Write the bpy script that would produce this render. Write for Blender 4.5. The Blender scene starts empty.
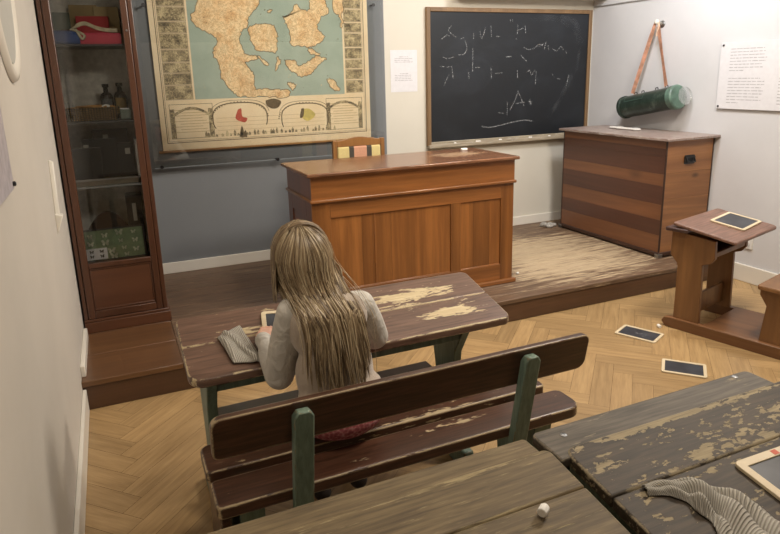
import bpy, bmesh, math, random
from mathutils import Vector, Matrix, noise as mnoise
random.seed(11)
sc = bpy.context.scene
COL = sc.collection
PI = math.pi
# ------------------------------------------------------------------ camera
CY, CP, CR, CF, CX, CYY, CH = .4128, .2467, -.0259, 632.08, 392.146, 233.325, 1.6
_f = Vector((math.sin(CY)*math.cos(CP), math.cos(CY)*math.cos(CP), -math.sin(CP)))
_r0 = Vector((math.cos(CY), -math.sin(CY), 0)); _u0 = _r0.cross(_f)
_rt = _r0*math.cos(CR)+_u0*math.sin(CR); _up = -_r0*math.sin(CR)+_u0*math.cos(CR)
_O = Vector((0, 0, CH))
def ray(x, y): return _f+_rt*((x-CX)/CF)-_up*((y-CYY)/CF)
def atz(x, y, z): d = ray(x, y); return _O+d*((z-CH)/d.z)
def aty(x, y, Y): d = ray(x, y); return _O+d*(Y/d.y)
def atx(x, y, X): d = ray(x, y); return _O+d*(X/d.x)
cam = bpy.data.cameras.new('camera'); co = bpy.data.objects.new('camera', cam); COL.objects.link(co)
cam.sensor_width = 36; cam.sensor_fit = 'HORIZONTAL'; cam.lens = CF/780*36
cam.shift_x = (390-CX)/780; cam.shift_y = (CYY-267)/780; cam.clip_start = .02
m = Matrix((_rt, _up, -_f)).transposed().to_4x4(); m.translation = _O
co.matrix_world = m
sc.camera = co
# ------------------------------------------------------------------ mesh helpers
def tagp(o, label=None, cat=None, group=None, kind=None):
    if label: o['label'] = label
    if cat: o['category'] = cat
    if group: o['group'] = group
    if kind: o['kind'] = kind
    return o
WM = {}
def thing(name, label, cat, loc=(0, 0, 0), rz=0, group=None):
    o = bpy.data.objects.new(name, None); COL.objects.link(o); o.empty_display_size = .05
    o.location = loc; o.rotation_euler = (0, 0, rz)
    WM[o.name] = Matrix.Translation(Vector(loc)) @ Matrix.Rotation(rz, 4, 'Z')
    return tagp(o, label, cat, group)
def obj(name, bm, mats, parent=None, bevel=0, smooth=False, local=False, label=None, seg=2, loc=None):
    if not isinstance(mats, (list, tuple)): mats = [mats]
    me = bpy.data.meshes.new(name)
    bmesh.ops.recalc_face_normals(bm, faces=bm.faces)
    bm.to_mesh(me); bm.free()
    o = bpy.data.objects.new(name, me); COL.objects.link(o)
    W = WM[parent.name] if parent else Matrix.Identity(4)
    if parent is None and loc is not None:
        o.location = loc; W = Matrix.Translation(Vector(loc))
    if not local: me.transform(W.inverted())
    if parent: o.parent = parent
    WM[o.name] = W
    for mm in mats: me.materials.append(mm)
    if smooth:
        for p in me.polygons: p.use_smooth = True
    if bevel:
        b = o.modifiers.new('bevel', 'BEVEL'); b.width = bevel; b.segments = seg; b.limit_method = 'ANGLE'; b.angle_limit = .6
        b.harden_normals = False
        for p in me.polygons: p.use_smooth = True
        try:
            me.set_sharp_from_angle(angle=.6)
        except Exception: pass
    if label: o['label'] = label
    return o
def struct(name, bm, mat, **k):
    o = obj(name, bm, mat, **k); o['kind'] = 'structure'; return o
def nb(): return bmesh.new()
def box(bm, x0, x1, y0, y1, z0, z1, mi=0, M=None):
    vs = [bm.verts.new((x, y, z)) for x in (x0, x1) for y in (y0, y1) for z in (z0, z1)]
    if M:
        for v in vs: v.co = M @ v.co
    for q in ((0, 1, 3, 2), (4, 6, 7, 5), (0, 4, 5, 1), (2, 3, 7, 6), (0, 2, 6, 4), (1, 5, 7, 3)):
        f = bm.faces.new([vs[i] for i in q]); f.material_index = mi
    return bm
def prism(bm, poly, ext, mi=0):
    """poly: planar 3D points, ext: extrusion vector"""
    ext = Vector(ext); a = [bm.verts.new(p) for p in poly]; b = [bm.verts.new(Vector(p)+ext) for p in poly]
    n = len(a)
    fs = [bm.faces.new(a[::-1]), bm.faces.new(b)]
    for i in range(n): fs.append(bm.faces.new((a[i], a[(i+1) % n], b[(i+1) % n], b[i])))
    for f in fs: f.material_index = mi
    return bm
def tube(bm, pts, r, n=8, cap=True, flat=1.0, upv=None, mi=0):
    pts = [Vector(p) for p in pts]; rs = r if isinstance(r, (list, tuple)) else [r]*len(pts)
    rings = []; prev = None
    for i, p in enumerate(pts):
        t = (pts[min(i+1, len(pts)-1)]-pts[max(i-1, 0)])
        if t.length < 1e-9: t = Vector((0, 0, 1))
        t.normalize()
        ref = Vector(upv) if upv else (prev if prev else (Vector((0, 0, 1)) if abs(t.z) < .9 else Vector((1, 0, 0))))
        a = (ref-t*ref.dot(t))
        if a.length < 1e-6: a = t.orthogonal()
        a.normalize(); b = t.cross(a); prev = a
        rings.append([bm.verts.new(p+(a*math.cos(2*PI*k/n)*flat+b*math.sin(2*PI*k/n))*rs[i]) for k in range(n)])
    for i in range(len(rings)-1):
        for k in range(n):
            f = bm.faces.new((rings[i][k], rings[i][(k+1) % n], rings[i+1][(k+1) % n], rings[i+1][k])); f.material_index = mi
    if cap and n > 2:
        bm.faces.new(rings[0][::-1]).material_index = mi; bm.faces.new(rings[-1]).material_index = mi
    return bm
def ell(bm, c, r, u=20, v=12, M=None):
    mt = Matrix.Translation(Vector(c)) @ (M or Matrix.Identity(4)) @ Matrix.Diagonal((r[0], r[1], r[2], 1))
    bmesh.ops.create_uvsphere(bm, u_segments=u, v_segments=v, radius=1, matrix=mt); return bm
def capsule(bm, p0, r0, p1, r1, n=14):
    p0 = Vector(p0); p1 = Vector(p1); d = (p1-p0); L = d.length; d.normalize()
    pts = []; rs = []
    for k in range(5):
        a = PI/2*(1-k/4); pts.append(p0-d*r0*math.sin(a)); rs.append(max(r0*math.cos(a), 1e-4))
    for k in range(5):
        a = PI/2*k/4; pts.append(p1+d*r1*math.sin(a)); rs.append(max(r1*math.cos(a), 1e-4))
    return tube(bm, pts, rs, n)
def lathe(bm, prof, c, axis=(0, 0, 1), n=24, sx=1.0, mi=0):
    """prof: list of (r, h)"""
    ax = Vector(axis).normalized(); a = ax.orthogonal().normalized(); b = ax.cross(a); c = Vector(c); rings = []
    if abs(ax.z) > .9: a = Vector((1, 0, 0)); b = Vector((0, 1, 0))
    for r, h in prof:
        rings.append([bm.verts.new(c+ax*h+(a*math.cos(2*PI*k/n)*sx+b*math.sin(2*PI*k/n))*max(r, 1e-4)) for k in range(n)])
    for i in range(len(rings)-1):
        for k in range(n):
            bm.faces.new((rings[i][k], rings[i][(k+1) % n], rings[i+1][(k+1) % n], rings[i+1][k])).material_index = mi
    bm.faces.new(rings[0][::-1]).material_index = mi; bm.faces.new(rings[-1]).material_index = mi
    return bm
def each(name, boxes, mat, parent, **k):
    return [obj(name, box(nb(), *b), mat, parent, **k) for b in boxes]
def ribbon(bm, pts, w, nrm, mi=0):
    pts = [Vector(p) for p in pts]; nrm = Vector(nrm); L = []
    for i, p in enumerate(pts):
        t = (pts[min(i+1, len(pts)-1)]-pts[max(i-1, 0)]).normalized(); s = t.cross(nrm).normalized()*w/2
        L.append((bm.verts.new(p-s), bm.verts.new(p+s)))
    for i in range(len(L)-1):
        bm.faces.new((L[i][0], L[i][1], L[i+1][1], L[i+1][0])).material_index = mi
    return bm
def catmull(P, k=6):
    P = [Vector(p) for p in P]; out = []
    for i in range(len(P)-1):
        a, b, c, d = P[max(i-1, 0)], P[i], P[i+1], P[min(i+2, len(P)-1)]
        for j in range(k):
            t = j/k; out.append(.5*((2*b)+(-a+c)*t+(2*a-5*b+4*c-d)*t*t+(-a+3*b-3*c+d)*t**3))
    out.append(P[-1]); return out
def rrect(x0, x1, y0, y1, rads, n=6):
    """rounded rectangle outline; rads for corners (x0y0, x1y0, x1y1, x0y1)"""
    out = []
    for (cx, cy, sx, sy, a0), r in zip(((x0, y0, 1, 1, PI), (x1, y0, -1, 1, 1.5*PI), (x1, y1, -1, -1, 0), (x0, y1, 1, -1, .5*PI)), rads):
        if r <= 0: out.append((cx, cy)); continue
        for k in range(n+1):
            a = a0+PI/2*k/n; out.append((cx+sx*r+r*math.cos(a), cy+sy*r+r*math.sin(a)))
    return out
# ------------------------------------------------------------------ materials
def lin(c):
    return tuple(((v/255)/12.92 if v/255 <= .04045 else ((v/255+.055)/1.055)**2.4) for v in c)+(1,)
class MT:
    def __init__(s, name):
        s.m = bpy.data.materials.new(name); s.m.use_nodes = True; s.t = s.m.node_tree; s.t.nodes.clear()
        s.out = s.t.nodes.new('ShaderNodeOutputMaterial')
    def n(s, typ, ins=None, **props):
        nd = s.t.nodes.new('ShaderNode'+typ)
        for k, v in props.items(): setattr(nd, k, v)
        for k, v in (ins or {}).items(): s.set(nd.inputs[k], v)
        return nd
    def set(s, sock, v):
        if isinstance(v, bpy.types.NodeSocket): s.t.links.new(v, sock)
        elif isinstance(v, bpy.types.Node): s.t.links.new(v.outputs[0], sock)
        else: sock.default_value = v
    def math(s, op, a, b=0, c=None, clamp=False):
        nd = s.n('Math', operation=op, use_clamp=clamp); s.set(nd.inputs[0], a); s.set(nd.inputs[1], b)
        if c is not None: s.set(nd.inputs[2], c)
        return nd.outputs[0]
    def mix(s, f, a, b, bt='MIX'):
        nd = s.n('Mix', data_type='RGBA', blend_type=bt); s.set(nd.inputs['Factor'], f)
        s.set(nd.inputs[6], a); s.set(nd.inputs[7], b); return nd.outputs[2]
    def ramp(s, f, stops):
        nd = s.n('ValToRGB'); s.set(nd.inputs[0], f); e = nd.color_ramp.elements
        while len(e) < len(stops): e.new(.5)
        for i, (p, c) in enumerate(stops):
            e[i].position = p; e[i].color = c if len(c) == 4 else lin(c)
        return nd.outputs[0]
    def smooth(s, f, a, b):
        nd = s.n('MapRange', interpolation_type='SMOOTHSTEP'); s.set(nd.inputs[0], f); nd.inputs[1].default_value = a; nd.inputs[2].default_value = b
        return nd.outputs[0]
    def coord(s): return s.n('TexCoord').outputs['Object']
    def noise(s, vec, scale=5, detail=5, rough=.55, dist=0):
        nd = s.n('TexNoise', {'Vector': vec, 'Scale': scale, 'Detail': detail, 'Roughness': rough, 'Distortion': dist}); return nd.outputs[0]
    def mapping(s, vec, scale=(1, 1, 1), loc=(0, 0, 0), rot=(0, 0, 0)):
        return s.n('Mapping', {'Vector': vec, 'Scale': scale, 'Location': loc, 'Rotation': rot}).outputs[0]
    def bsdf(s, col, rough=.5, bump=None, bs=.2, bd=.002, **k):
        b = s.n('BsdfPrincipled', {'Base Color': col, 'Roughness': rough})
        for kk, v in k.items(): s.set(b.inputs[kk.replace('_', ' ')], v)
        if bump is not None:
            bb = s.n('Bump', {'Strength': bs, 'Distance': bd, 'Height': bump}); s.t.links.new(bb.outputs[0], b.inputs['Normal'])
        s.t.links.new(b.outputs[0], s.out.inputs[0]); return s.m
def hexc(c): return lin(c)
def plain(name, c, rough=.5, metal=0, nz=.08, scale=30, **k):
    t = MT(name); v = t.coord(); n = t.noise(v, scale, 3)
    c2 = tuple(x*(1-nz) for x in c); c3 = tuple(min(255, x*(1+nz)) for x in c)
    return t.bsdf(t.ramp(n, [(.3, c2), (.7, c3)]), rough, Metallic=metal, **k)
AX = {'x': (1, 16, 16), 'y': (16, 1, 16), 'z': (16, 16, 1)}
def wood(name, dark, light, axis='x', scale=1.0, rough=.35, coat=.0, var=.25, bump=.25, knots=0, dist=.5):
    t = MT(name); v = t.coord(); isl = t.n('NewGeometry').outputs['Random Per Island']
    off = t.math('MULTIPLY', isl, 37.0); vv = t.n('VectorMath', operation='ADD'); t.set(vv.inputs[0], v)
    cb = t.n('CombineXYZ'); [t.set(cb.inputs[i], off) for i in range(3)]; t.set(vv.inputs[1], cb)
    s = AX[axis]
    mp = t.mapping(vv.outputs[0], tuple(scale*k/4 for k in s))
    a = t.noise(mp, 2.2, 6, .6, dist); b = t.noise(mp, 14, 4, .6, .2)
    f = t.math('ADD', t.math('MULTIPLY', a, .75), t.math('MULTIPLY', b, .25))
    col = t.ramp(f, [(.26, dark), (.5, tuple((x+y)/2 for x, y in zip(dark, light))), (.7, light)])
    if knots:
        vo = t.n('TexVoronoi', {'Vector': t.mapping(vv.outputs[0], tuple({16: 3.2, 1: 1.6}[k]*knots for k in s)), 'Scale': 1.0, 'Randomness': 1.0})
        kf = t.math('SUBTRACT', 1, t.smooth(vo.outputs[0], .04, .13))
        col = t.mix(t.math('MULTIPLY', kf, .75), col, lin(tuple(x*.45 for x in dark)))
    hv = t.n('HueSaturation', {'Color': col, 'Value': t.math('ADD', 1-var/2, t.math('MULTIPLY', isl, var)), 'Saturation': 1.0})
    return t.bsdf(hv.outputs[0], rough, f, bump, .001, Coat_Weight=coat, Coat_Roughness=.15)
def worn(name, p1, p2, under, axis='x', thr=.62, patches=(), org=(0, 0, 0), edge=.0, rough=.45, under2=None, soft=.03, fine=12, across=7, var=.12, ewid=.012, bump=.4, pw=.35):
    """old paint p1..p2 worn through to the bare wood `under` in streaks, in named patches and on edges"""
    t = MT(name); v = t.coord(); isl = t.n('NewGeometry').outputs['Random Per Island']
    s = {'x': (1, across, across), 'y': (across, 1, across), 'z': (across, across, 1)}[axis]
    mp = t.mapping(v, s, tuple(random.uniform(0, 9) for _ in range(3)))
    a = t.math('ADD', t.math('MULTIPLY', t.noise(mp, fine, 6, .65, .3), .6), t.math('MULTIPLY', t.noise(mp, fine*3.7, 4, .6, .2), .4))
    a = t.math('ADD', t.math('MULTIPLY', t.math('SUBTRACT', a, .5), 3.3), .5); thr = .5+(thr-.5)*1.02; edge *= 1.45
    big = t.noise(v, 2.3, 2, .5)
    f = t.math('ADD', t.math('MULTIPLY', a, .8), t.math('MULTIPLY', big, .2))
    for (px, py, rx, ry, st) in patches:
        d = t.n('VectorMath', operation='LENGTH'); t.set(d.inputs[0], t.mapping(v, (1/rx, 1/ry, 0), (-(px-org[0])/rx, -(py-org[1])/ry, 0)))
        g = t.math('MULTIPLY', t.math('SUBTRACT', 1, t.smooth(d.outputs['Value'], .1, 1.0)), st*1.2)
        f = t.math('ADD', f, g)
    if edge:
        bv = t.n('Bevel', {'Radius': ewid}, samples=6)
        ab = t.n('VectorMath', operation='ABSOLUTE'); t.set(ab.inputs[0], bv.outputs[0]); sp3 = t.n('SeparateXYZ', {'Vector': ab.outputs[0]})
        mxx = t.math('MAXIMUM', t.math('MAXIMUM', sp3.outputs[0], sp3.outputs[1]), sp3.outputs[2])
        ee = t.math('SUBTRACT', 1, t.smooth(mxx, .80, .965))
        f = t.math('ADD', f, t.math('MULTIPLY', ee, edge))
    msk = t.smooth(f, thr, thr+soft)
    g = t.noise(t.mapping(v, tuple({1: 2, across: 30}[k] for k in s)), 3, 5, .6, .3)
    pc = t.ramp(g, [(.34, tuple(x*.92 for x in p1)), (.5, tuple((x+y)/2 for x, y in zip(p1, p2))), (.66, tuple(min(255, x*1.05) for x in p2))])
    u2 = under2 or tuple(x*.72 for x in under)
    uc = t.ramp(t.noise(t.mapping(v, tuple({1: 3, across: 60}[k] for k in s)), 3, 5, .65), [(.3, u2), (.65, under)])
    hv = t.n('HueSaturation', {'Color': t.mix(msk, pc, uc), 'Value': t.math('ADD', 1-var/2, t.math('MULTIPLY', isl, var))})
    h = t.math('SUBTRACT', t.math('MULTIPLY', g, .4), t.math('MULTIPLY', msk, .6))
    return t.bsdf(hv.outputs[0], t.math('ADD', rough, t.math('MULTIPLY', msk, .25)), h, bump, .0012)
def plaster(name, c, split=None, c2=None, mott=.05):
    t = MT(name); v = t.coord(); n = t.noise(v, 1.3, 5, .6); n2 = t.noise(v, 60, 3, .6)
    col = t.ramp(n, [(.3, tuple(x*(1-mott) for x in c)), (.7, c)])
    if split is not None:
        sx = t.n('SeparateXYZ', {'Vector': v}).outputs[0]
        colb = t.ramp(n, [(.3, tuple(x*(1-mott) for x in c2)), (.7, c2)])
        col = t.mix(t.math('GREATER_THAN', sx, split), col, colb)
    return t.bsdf(col, .75, t.math('ADD', n, t.math('MULTIPLY', n2, .15)), .25, .004)
def glass(name, tint=(1, 1, 1), ior=1.45, rough=.02, gain=1.0, haze=0.0):
    t = MT(name); tr = t.n('BsdfTransparent', {'Color': tint+(1,)}); gl = t.n('BsdfGlossy', {'Roughness': rough, 'Color': (1, 1, 1, 1)})
    fr = t.n('Fresnel', {'IOR': ior}); mx = t.n('MixShader')
    t.set(mx.inputs[0], t.math('ADD', t.math('MULTIPLY', fr.outputs[0], gain), haze, clamp=True)); t.set(mx.inputs[1], tr.outputs[0]); t.set(mx.inputs[2], gl.outputs[0])
    t.t.links.new(mx.outputs[0], t.out.inputs[0]); return t.m
def cloth(name, c1, c2, scale=400, rough=.95, axis=0, bump=.5):
    t = MT(name); v = t.coord(); n = t.noise(v, 9, 4); w = t.noise(v, scale, 2)
    col = t.ramp(t.math('ADD', t.math('MULTIPLY', n, .6), t.math('MULTIPLY', w, .4)), [(.3, c1), (.7, c2)])
    return t.bsdf(col, rough, w, bump, .001, Sheen_Weight=.2)
M = {}
M['wall_l'] = plaster('left plaster', (208, 202, 192)); M['wall_r'] = plaster('right plaster', (212, 212, 214)); M['ceil'] = plaster('ceiling', (215, 210, 200))
M['wall_b'] = plaster('back plaster', (120, 123, 126), 2.14, (214, 209, 196), .04)
M['base'] = plain('skirting paint', (224, 219, 208), .4, nz=.015, scale=3); M['white'] = plain('white plastic', (225, 224, 220), .35, nz=.02)
M['black'] = plain('black metal', (22, 22, 24), .35, nz=.1); M['steel'] = plain('steel', (150, 150, 150), .3, 1)
M['desk_v'] = wood('orange varnished pine upright', (90, 54, 26), (160, 104, 54), 'z', 1.0, .3, .3, .34, .15, knots=.0)
M['desk_h'] = wood('orange varnished pine rail', (96, 58, 28), (164, 106, 56), 'x', 1.0, .3, .35, .2, .15, knots=1.3)
M['desk_side'] = wood('varnished side with painted shade', (84, 44, 24), (128, 72, 40), 'z', 1.0, .3, .35, .2)  # same varnish as the front, with the side's shade put into the colour
M['cab'] = wood('red brown cabinet wood', (64, 39, 27), (94, 60, 42), 'z', .8, .3, .2, .12)
M['cabx'] = wood('red brown cabinet panel', (68, 40, 26), (98, 62, 42), 'x', .5, .35, .2, .12)
M['green'] = worn('green leg paint', (98, 116, 102), (110, 128, 113), (140, 120, 85), 'z', 1.0, edge=.3, rough=.5, var=.08, ewid=.008)
# ------------------------------------------------------------------ room
R, D, L0, P, HP, FY, CZ = 4.29, 4.9485, -.278, 3.245, .158, -1.7, 3.0
# herringbone parquet: every block an island of the one floor mesh
bm = nb(); uvl = bm.loops.layers.uv.new('UVMap'); w_, k_ = .1, 5; rot = Matrix.Rotation(PI/4, 3, 'Z')
cut = [((L0, FY), (1, 0)), ((R, FY), (-1, 0)), ((L0, FY), (0, 1)), ((L0, P+.02), (0, -1))]
def block(a0, b0, la, lb):
    g = .0007; c = [(a0+g, b0+g), (a0+la-g, b0+g), (a0+la-g, b0+lb-g), (a0+g, b0+lb-g)]
    pts = [(rot @ Vector((x, y, 0))+Vector((-.06, 0, 0)), ((x-a0, y-b0) if la > lb else (y-b0, x-a0))) for x, y in c]
    for (qx, qy), (nx, ny) in cut:
        o = []
        for i in range(len(pts)):
            (p, u), (q, v) = pts[i], pts[(i+1) % len(pts)]
            dp = (p.x-qx)*nx+(p.y-qy)*ny; dq = (q.x-qx)*nx+(q.y-qy)*ny
            if dp >= 0: o.append((p, u))
            if dp*dq < 0:
                t = dp/(dp-dq); o.append((p.lerp(q, t), (u[0]+(v[0]-u[0])*t, u[1]+(v[1]-u[1])*t)))
        pts = o
        if len(pts) < 3: return
    r1, r2 = random.uniform(0, 50), random.uniform(0, 50)
    f = bm.faces.new([bm.verts.new((p.x, p.y, 0)) for p, u in pts])
    for lp, (p, u) in zip(f.loops, pts): lp[uvl].uv = (u[0]+r1, u[1]+r2)
for j in range(-120, 130):
    for i in range(-14, 15):
        x = j+2*k_*i
        if abs(x) < 90: block(x*w_, j*w_, k_*w_, w_)
        y = j-2*k_+1+2*k_*i
        if abs(y) < 90: block(j*w_, y*w_, w_, k_*w_)
t = MT('oak parquet'); uv = t.n('UVMap').outputs[0]; isl = t.n('NewGeometry').outputs['Random Per Island']
g1 = t.noise(t.mapping(uv, (2.2, 28, 1)), 1.6, 6, .6, .4); g2 = t.noise(t.mapping(uv, (6, 160, 1)), 2, 3)
f = t.math('ADD', t.math('MULTIPLY', g1, .7), t.math('MULTIPLY', g2, .3))
col = t.ramp(f, [(.3, (140, 112, 74)), (.55, (170, 140, 98)), (.75, (188, 160, 116))])
hv = t.n('HueSaturation', {'Color': col, 'Value': t.math('ADD', .84, t.math('MULTIPLY', isl, .28)), 'Saturation': 1.0})
M['floor'] = t.bsdf(hv.outputs[0], .36, f, .12, .001)
fl = struct('floor', bm, M['floor'])
sm = plain('floor joint', (80, 55, 32), .8)
bm = box(nb(), L0, R, FY, P+.3, -.06, -.0015); o = obj('joint_bed', bm, sm, fl)
def wall(name, b, mat): return struct(name, box(nb(), *b), mat)
wall('wall_left', (L0-.12, L0, FY, D+.12, -.06, CZ), M['wall_l']); wall('wall_right', (R, R+.12, FY, D+.12, -.06, CZ), M['wall_r'])
wall('wall_back', (L0, R, D, D+.12, -.06, CZ), M['wall_b']); wall('wall_front', (L0, R, FY-.12, FY, -.06, 2.2), M['wall_l'])
wall('wall_front', (L0, R, FY-.12, FY, 2.2, CZ), plaster('dark reflection band', (70, 64, 58)))  # unseen dark band, added to darken the upper reflection in the acrylic sheet
wall('ceiling', (L0-.12, R+.12, FY-.12, D+.12, CZ, CZ+.1), M['ceil'])
# platform
wp = worn('worn platform boards', (92, 72, 56), (112, 88, 68), (190, 170, 140), 'x', .60, [(3.1, 3.95, 1.2, 1.0, .46), (.75, 3.62, .5, .22, .14), (2.2, 3.26, .8, .10, -.2), (.5, 4.3, 1.5, .8, -.06)], rough=.5, soft=.35, across=14, fine=2.6, var=.14, under2=(164, 142, 112))
M['plat_front'] = wood('platform riser', (62, 42, 30), (98, 68, 48), 'x', .9, .35, .2, .1)
M['plat_new'] = wood('brown platform boards', (80, 54, 36), (118, 84, 54), 'x', .9, .3, .25, .15)
bm = nb(); ys = [P, P+.11]+[P+.11+(D-P-.11)*i/10 for i in range(1, 11)]
for i in range(len(ys)-1): box(bm, .205, R, ys[i], ys[i+1]-.0015, HP-.03, HP, 0)
for y0, y1 in ((P, P+.34), (P+.34, P+.66), (P+.66, D)): box(bm, L0+.0, .2045, y0, y1-.001, HP-.03, HP, 2)
box(bm, L0, R, P+.008, P+.03, 0, HP-.03, 1); box(bm, L0, R, P+.02, D, 0, HP-.032, 1)
struct('platform', bm, [wp, M['plat_front'], M['plat_new']], bevel=.004)
def bboard(name, x0, x1, y0, y1, z0, z1): struct(name, box(nb(), x0, x1, y0, y1, z0, z1), M['base'], bevel=.004)
bboard('baseboard_back', .2, R, D-.018, D, HP, HP+.085); bboard('baseboard_right', R-.02, R, FY, P, 0, .13)
bboard('baseboard_right', R-.009, R, P, 3.42, HP, HP+.085)
bboard('baseboard_left', L0, L0+.018, FY, P, 0, .12); bboard('baseboard_left', L0, L0+.022, P+.06, 3.86, HP, HP+.06)
struct('trim_1', box(nb(), 2.78, R, D-.2, D, 2.215, CZ), M['ceil'], bevel=.004)
bm = nb(); tube(bm, [(R-.006, D-.02, 2.16), (R-.006, 2.0, 2.158)], .006, 6); struct('trim_2', bm, plain('cable grey', (150, 148, 145), .5))
# ------------------------------------------------------------------ things on the back wall
def wall_y(px, py, off=.0): return aty(px, py, D-off)
rnd = random.Random(4)
# map: everything printed lies on one sheet
YM = D-.02
def mp(cx, cy): return aty(140+cx/2.965, cy/2.965, YM)
c0 = aty(162.5, 150, YM); c1 = aty(370.5, 135, YM)
mx0, mx1, mz0 = aty(163.5, 152, YM).x, aty(371, 137, YM).x, 1.09
mz1 = 2.32
tmap = thing('wall_map', 'old cream and sea green printed map behind clear plastic on the grey wall', 'map', ((mx0+mx1)/2, YM, mz0))
t = MT('map print'); v = t.coord()
blot = t.noise(v, 4, 5, .6); fine_ = t.noise(v, 60, 4, .7); mid = t.noise(v, 26, 5, .75, .6)
paper = t.ramp(blot, [(.3, (236, 212, 174)), (.7, (246, 228, 196))])
M['paper'] = t.bsdf(paper, .8)
t = MT('map sea'); v = t.coord(); n = t.noise(v, 5, 4)
M['sea'] = t.bsdf(t.ramp(n, [(.3, (156, 170, 156)), (.7, (178, 190, 176))]), .8)
t = MT('map land'); v = t.coord(); n = t.noise(v, 12, 4, .6); ln = t.noise(v, 30, 5, .75, .8)
lines = t.smooth(t.math('ABSOLUTE', t.math('SUBTRACT', ln, .5)), .0, .05)
lc = t.ramp(n, [(.3, (222, 176, 124)), (.5, (242, 212, 166)), (.7, (246, 226, 184))])
M['land'] = t.bsdf(t.mix(t.math('MULTIPLY', t.math('SUBTRACT', 1, lines), .6), lc, lin((150, 110, 70))), .8)
t = MT('map engraving'); v = t.coord(); n = t.math('ADD', t.math('MULTIPLY', t.noise(v, 110, 4, .7), .5), t.math('MULTIPLY', t.noise(v, 16, 3, .6), .5))
M['engr'] = t.bsdf(t.ramp(n, [(.40, (92, 82, 66)), (.5, (160, 144, 112)), (.58, (214, 196, 156))]), .8)
M['ink'] = plain('map ink', (104, 88, 64), .8); M['mapred'] = plain('map red', (190, 84, 66), .8); M['mapyel'] = plain('map yellow', (206, 188, 110), .8)
M['maprule'] = plain('map pale rule', (196, 172, 126), .8)
bm = box(nb(), mx0, mx1, YM-.002, YM+.001, mz0, mz1, 0)
def flat(poly, lay, mi):
    y = YM-.002-.0004*lay
    vs = [bm.verts.new((p[0], y, p[1])) for p in poly]; f = bm.faces.new(vs); f.material_index = mi
    if f.normal.y > 0: f.normal_flip()
def rectf(x0, x1, z0, z1, lay, mi): flat([(x0, z0), (x1, z0), (x1, z1), (x0, z1)], lay, mi)
def pf(pts, lay, mi, k=3, jit=0.0):
    P3 = [mp(*p) for p in pts]; P3.append(P3[0]); c = catmull(P3, k)[:-1]
    out = []
    for p in c:
        j = mnoise.noise_vector(p*20)*jit+mnoise.noise_vector(p*70)*jit*.7; out.append((p.x+j.x, p.z+j.z))
    flat(out, lay, mi)
sx0, sx1, sz0 = mp(150, 150).x, mp(601, 150).x, (mp(160, 290).z+mp(600, 283).z)/2
def frame_rect(x0, x1, z0, z1, w, lay, mi):
    for a in ((x0, x1, z0, z0+w), (x0, x1, z1-w, z1), (x0, x0+w, z0+w, z1-w), (x1-w, x1, z0+w, z1-w)): rectf(a[0], a[1], a[2], a[3], lay, mi)
frame_rect(mx0+.035, mx1-.035, mz0+.055, mz1-.03, .005, 1, 5)
frame_rect(mx0+.047, mx1-.047, mz0+.067, mz1-.04, .002, 1, 5)
rectf(sx0, sx1, sz0, mz1-.05, 1, 1)
LAND = [[(150, -160), (180, -60), (172, 0), (165, 25), (150, 55), (170, 80), (200, 95), (225, 110), (228, 130), (215, 150), (225, 175), (240, 205), (245, 235), (265, 265), (290, 287), (350, 287), (430, 287), (440, 270), (400, 265), (345, 260), (340, 225), (325, 205), (310, 185), (340, 180), (345, 170), (310, 155), (295, 130), (300, 100), (320, 75), (325, 45), (345, 25), (355, 0), (350, -60), (330, -160)],
 [(320, 85), (335, 75), (365, 70), (395, 75), (408, 95), (405, 125), (405, 150), (385, 155), (350, 150), (330, 125)],
 [(418, 46), (432, 50), (445, 36), (460, 15), (480, 30), (500, 25), (500, 0), (505, -40), (545, -40), (547, 0), (555, 30), (525, 75), (540, 100), (550, 115), (520, 135), (500, 140), (470, 135), (445, 125), (440, 90), (425, 55)],
 [(408, 160), (413, 185), (405, 210), (399, 195)], [(430, 180), (455, 180), (465, 195), (490, 185), (515, 175), (525, 165), (550, 170), (545, 180), (525, 195), (510, 215), (490, 225), (465, 220), (440, 200)],
 [(497, 142), (520, 150), (535, 160), (515, 165), (500, 158)], [(555, 235), (575, 240), (592, 265), (580, 270), (560, 255)], [(437, 243), (455, 248), (462, 262), (445, 262)],
 [(562, -60), (598, -60), (600, 0), (600, 78), (590, 75), (592, 50), (572, 28)], [(375, 30), (390, 27), (387, 38), (378, 38)], [(345, 168), (368, 176), (380, 190), (362, 188)]]
for q in LAND:
    pf(q, 2, 2, 10, .017)
    P3 = [mp(*p) for p in q]; P3.append(P3[0]); cc_ = [p+mnoise.noise_vector(p*20)*.017+mnoise.noise_vector(p*70)*.0119 for p in catmull(P3, 10)]
    for p in cc_: p.y = YM-.0036
    ribbon(bm, cc_, .004, (0, 1, 0), 4)
for i in range(60):   # small places and islets drawn on the sheet
    p = mp(rnd.uniform(170, 590), rnd.uniform(5, 280)); k = rnd.uniform(.002, .005)
    flat([(p.x-k, p.z), (p.x, p.z-k), (p.x+k*1.5, p.z), (p.x, p.z+k)], 5, 2 if i % 2 else 4)
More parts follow.
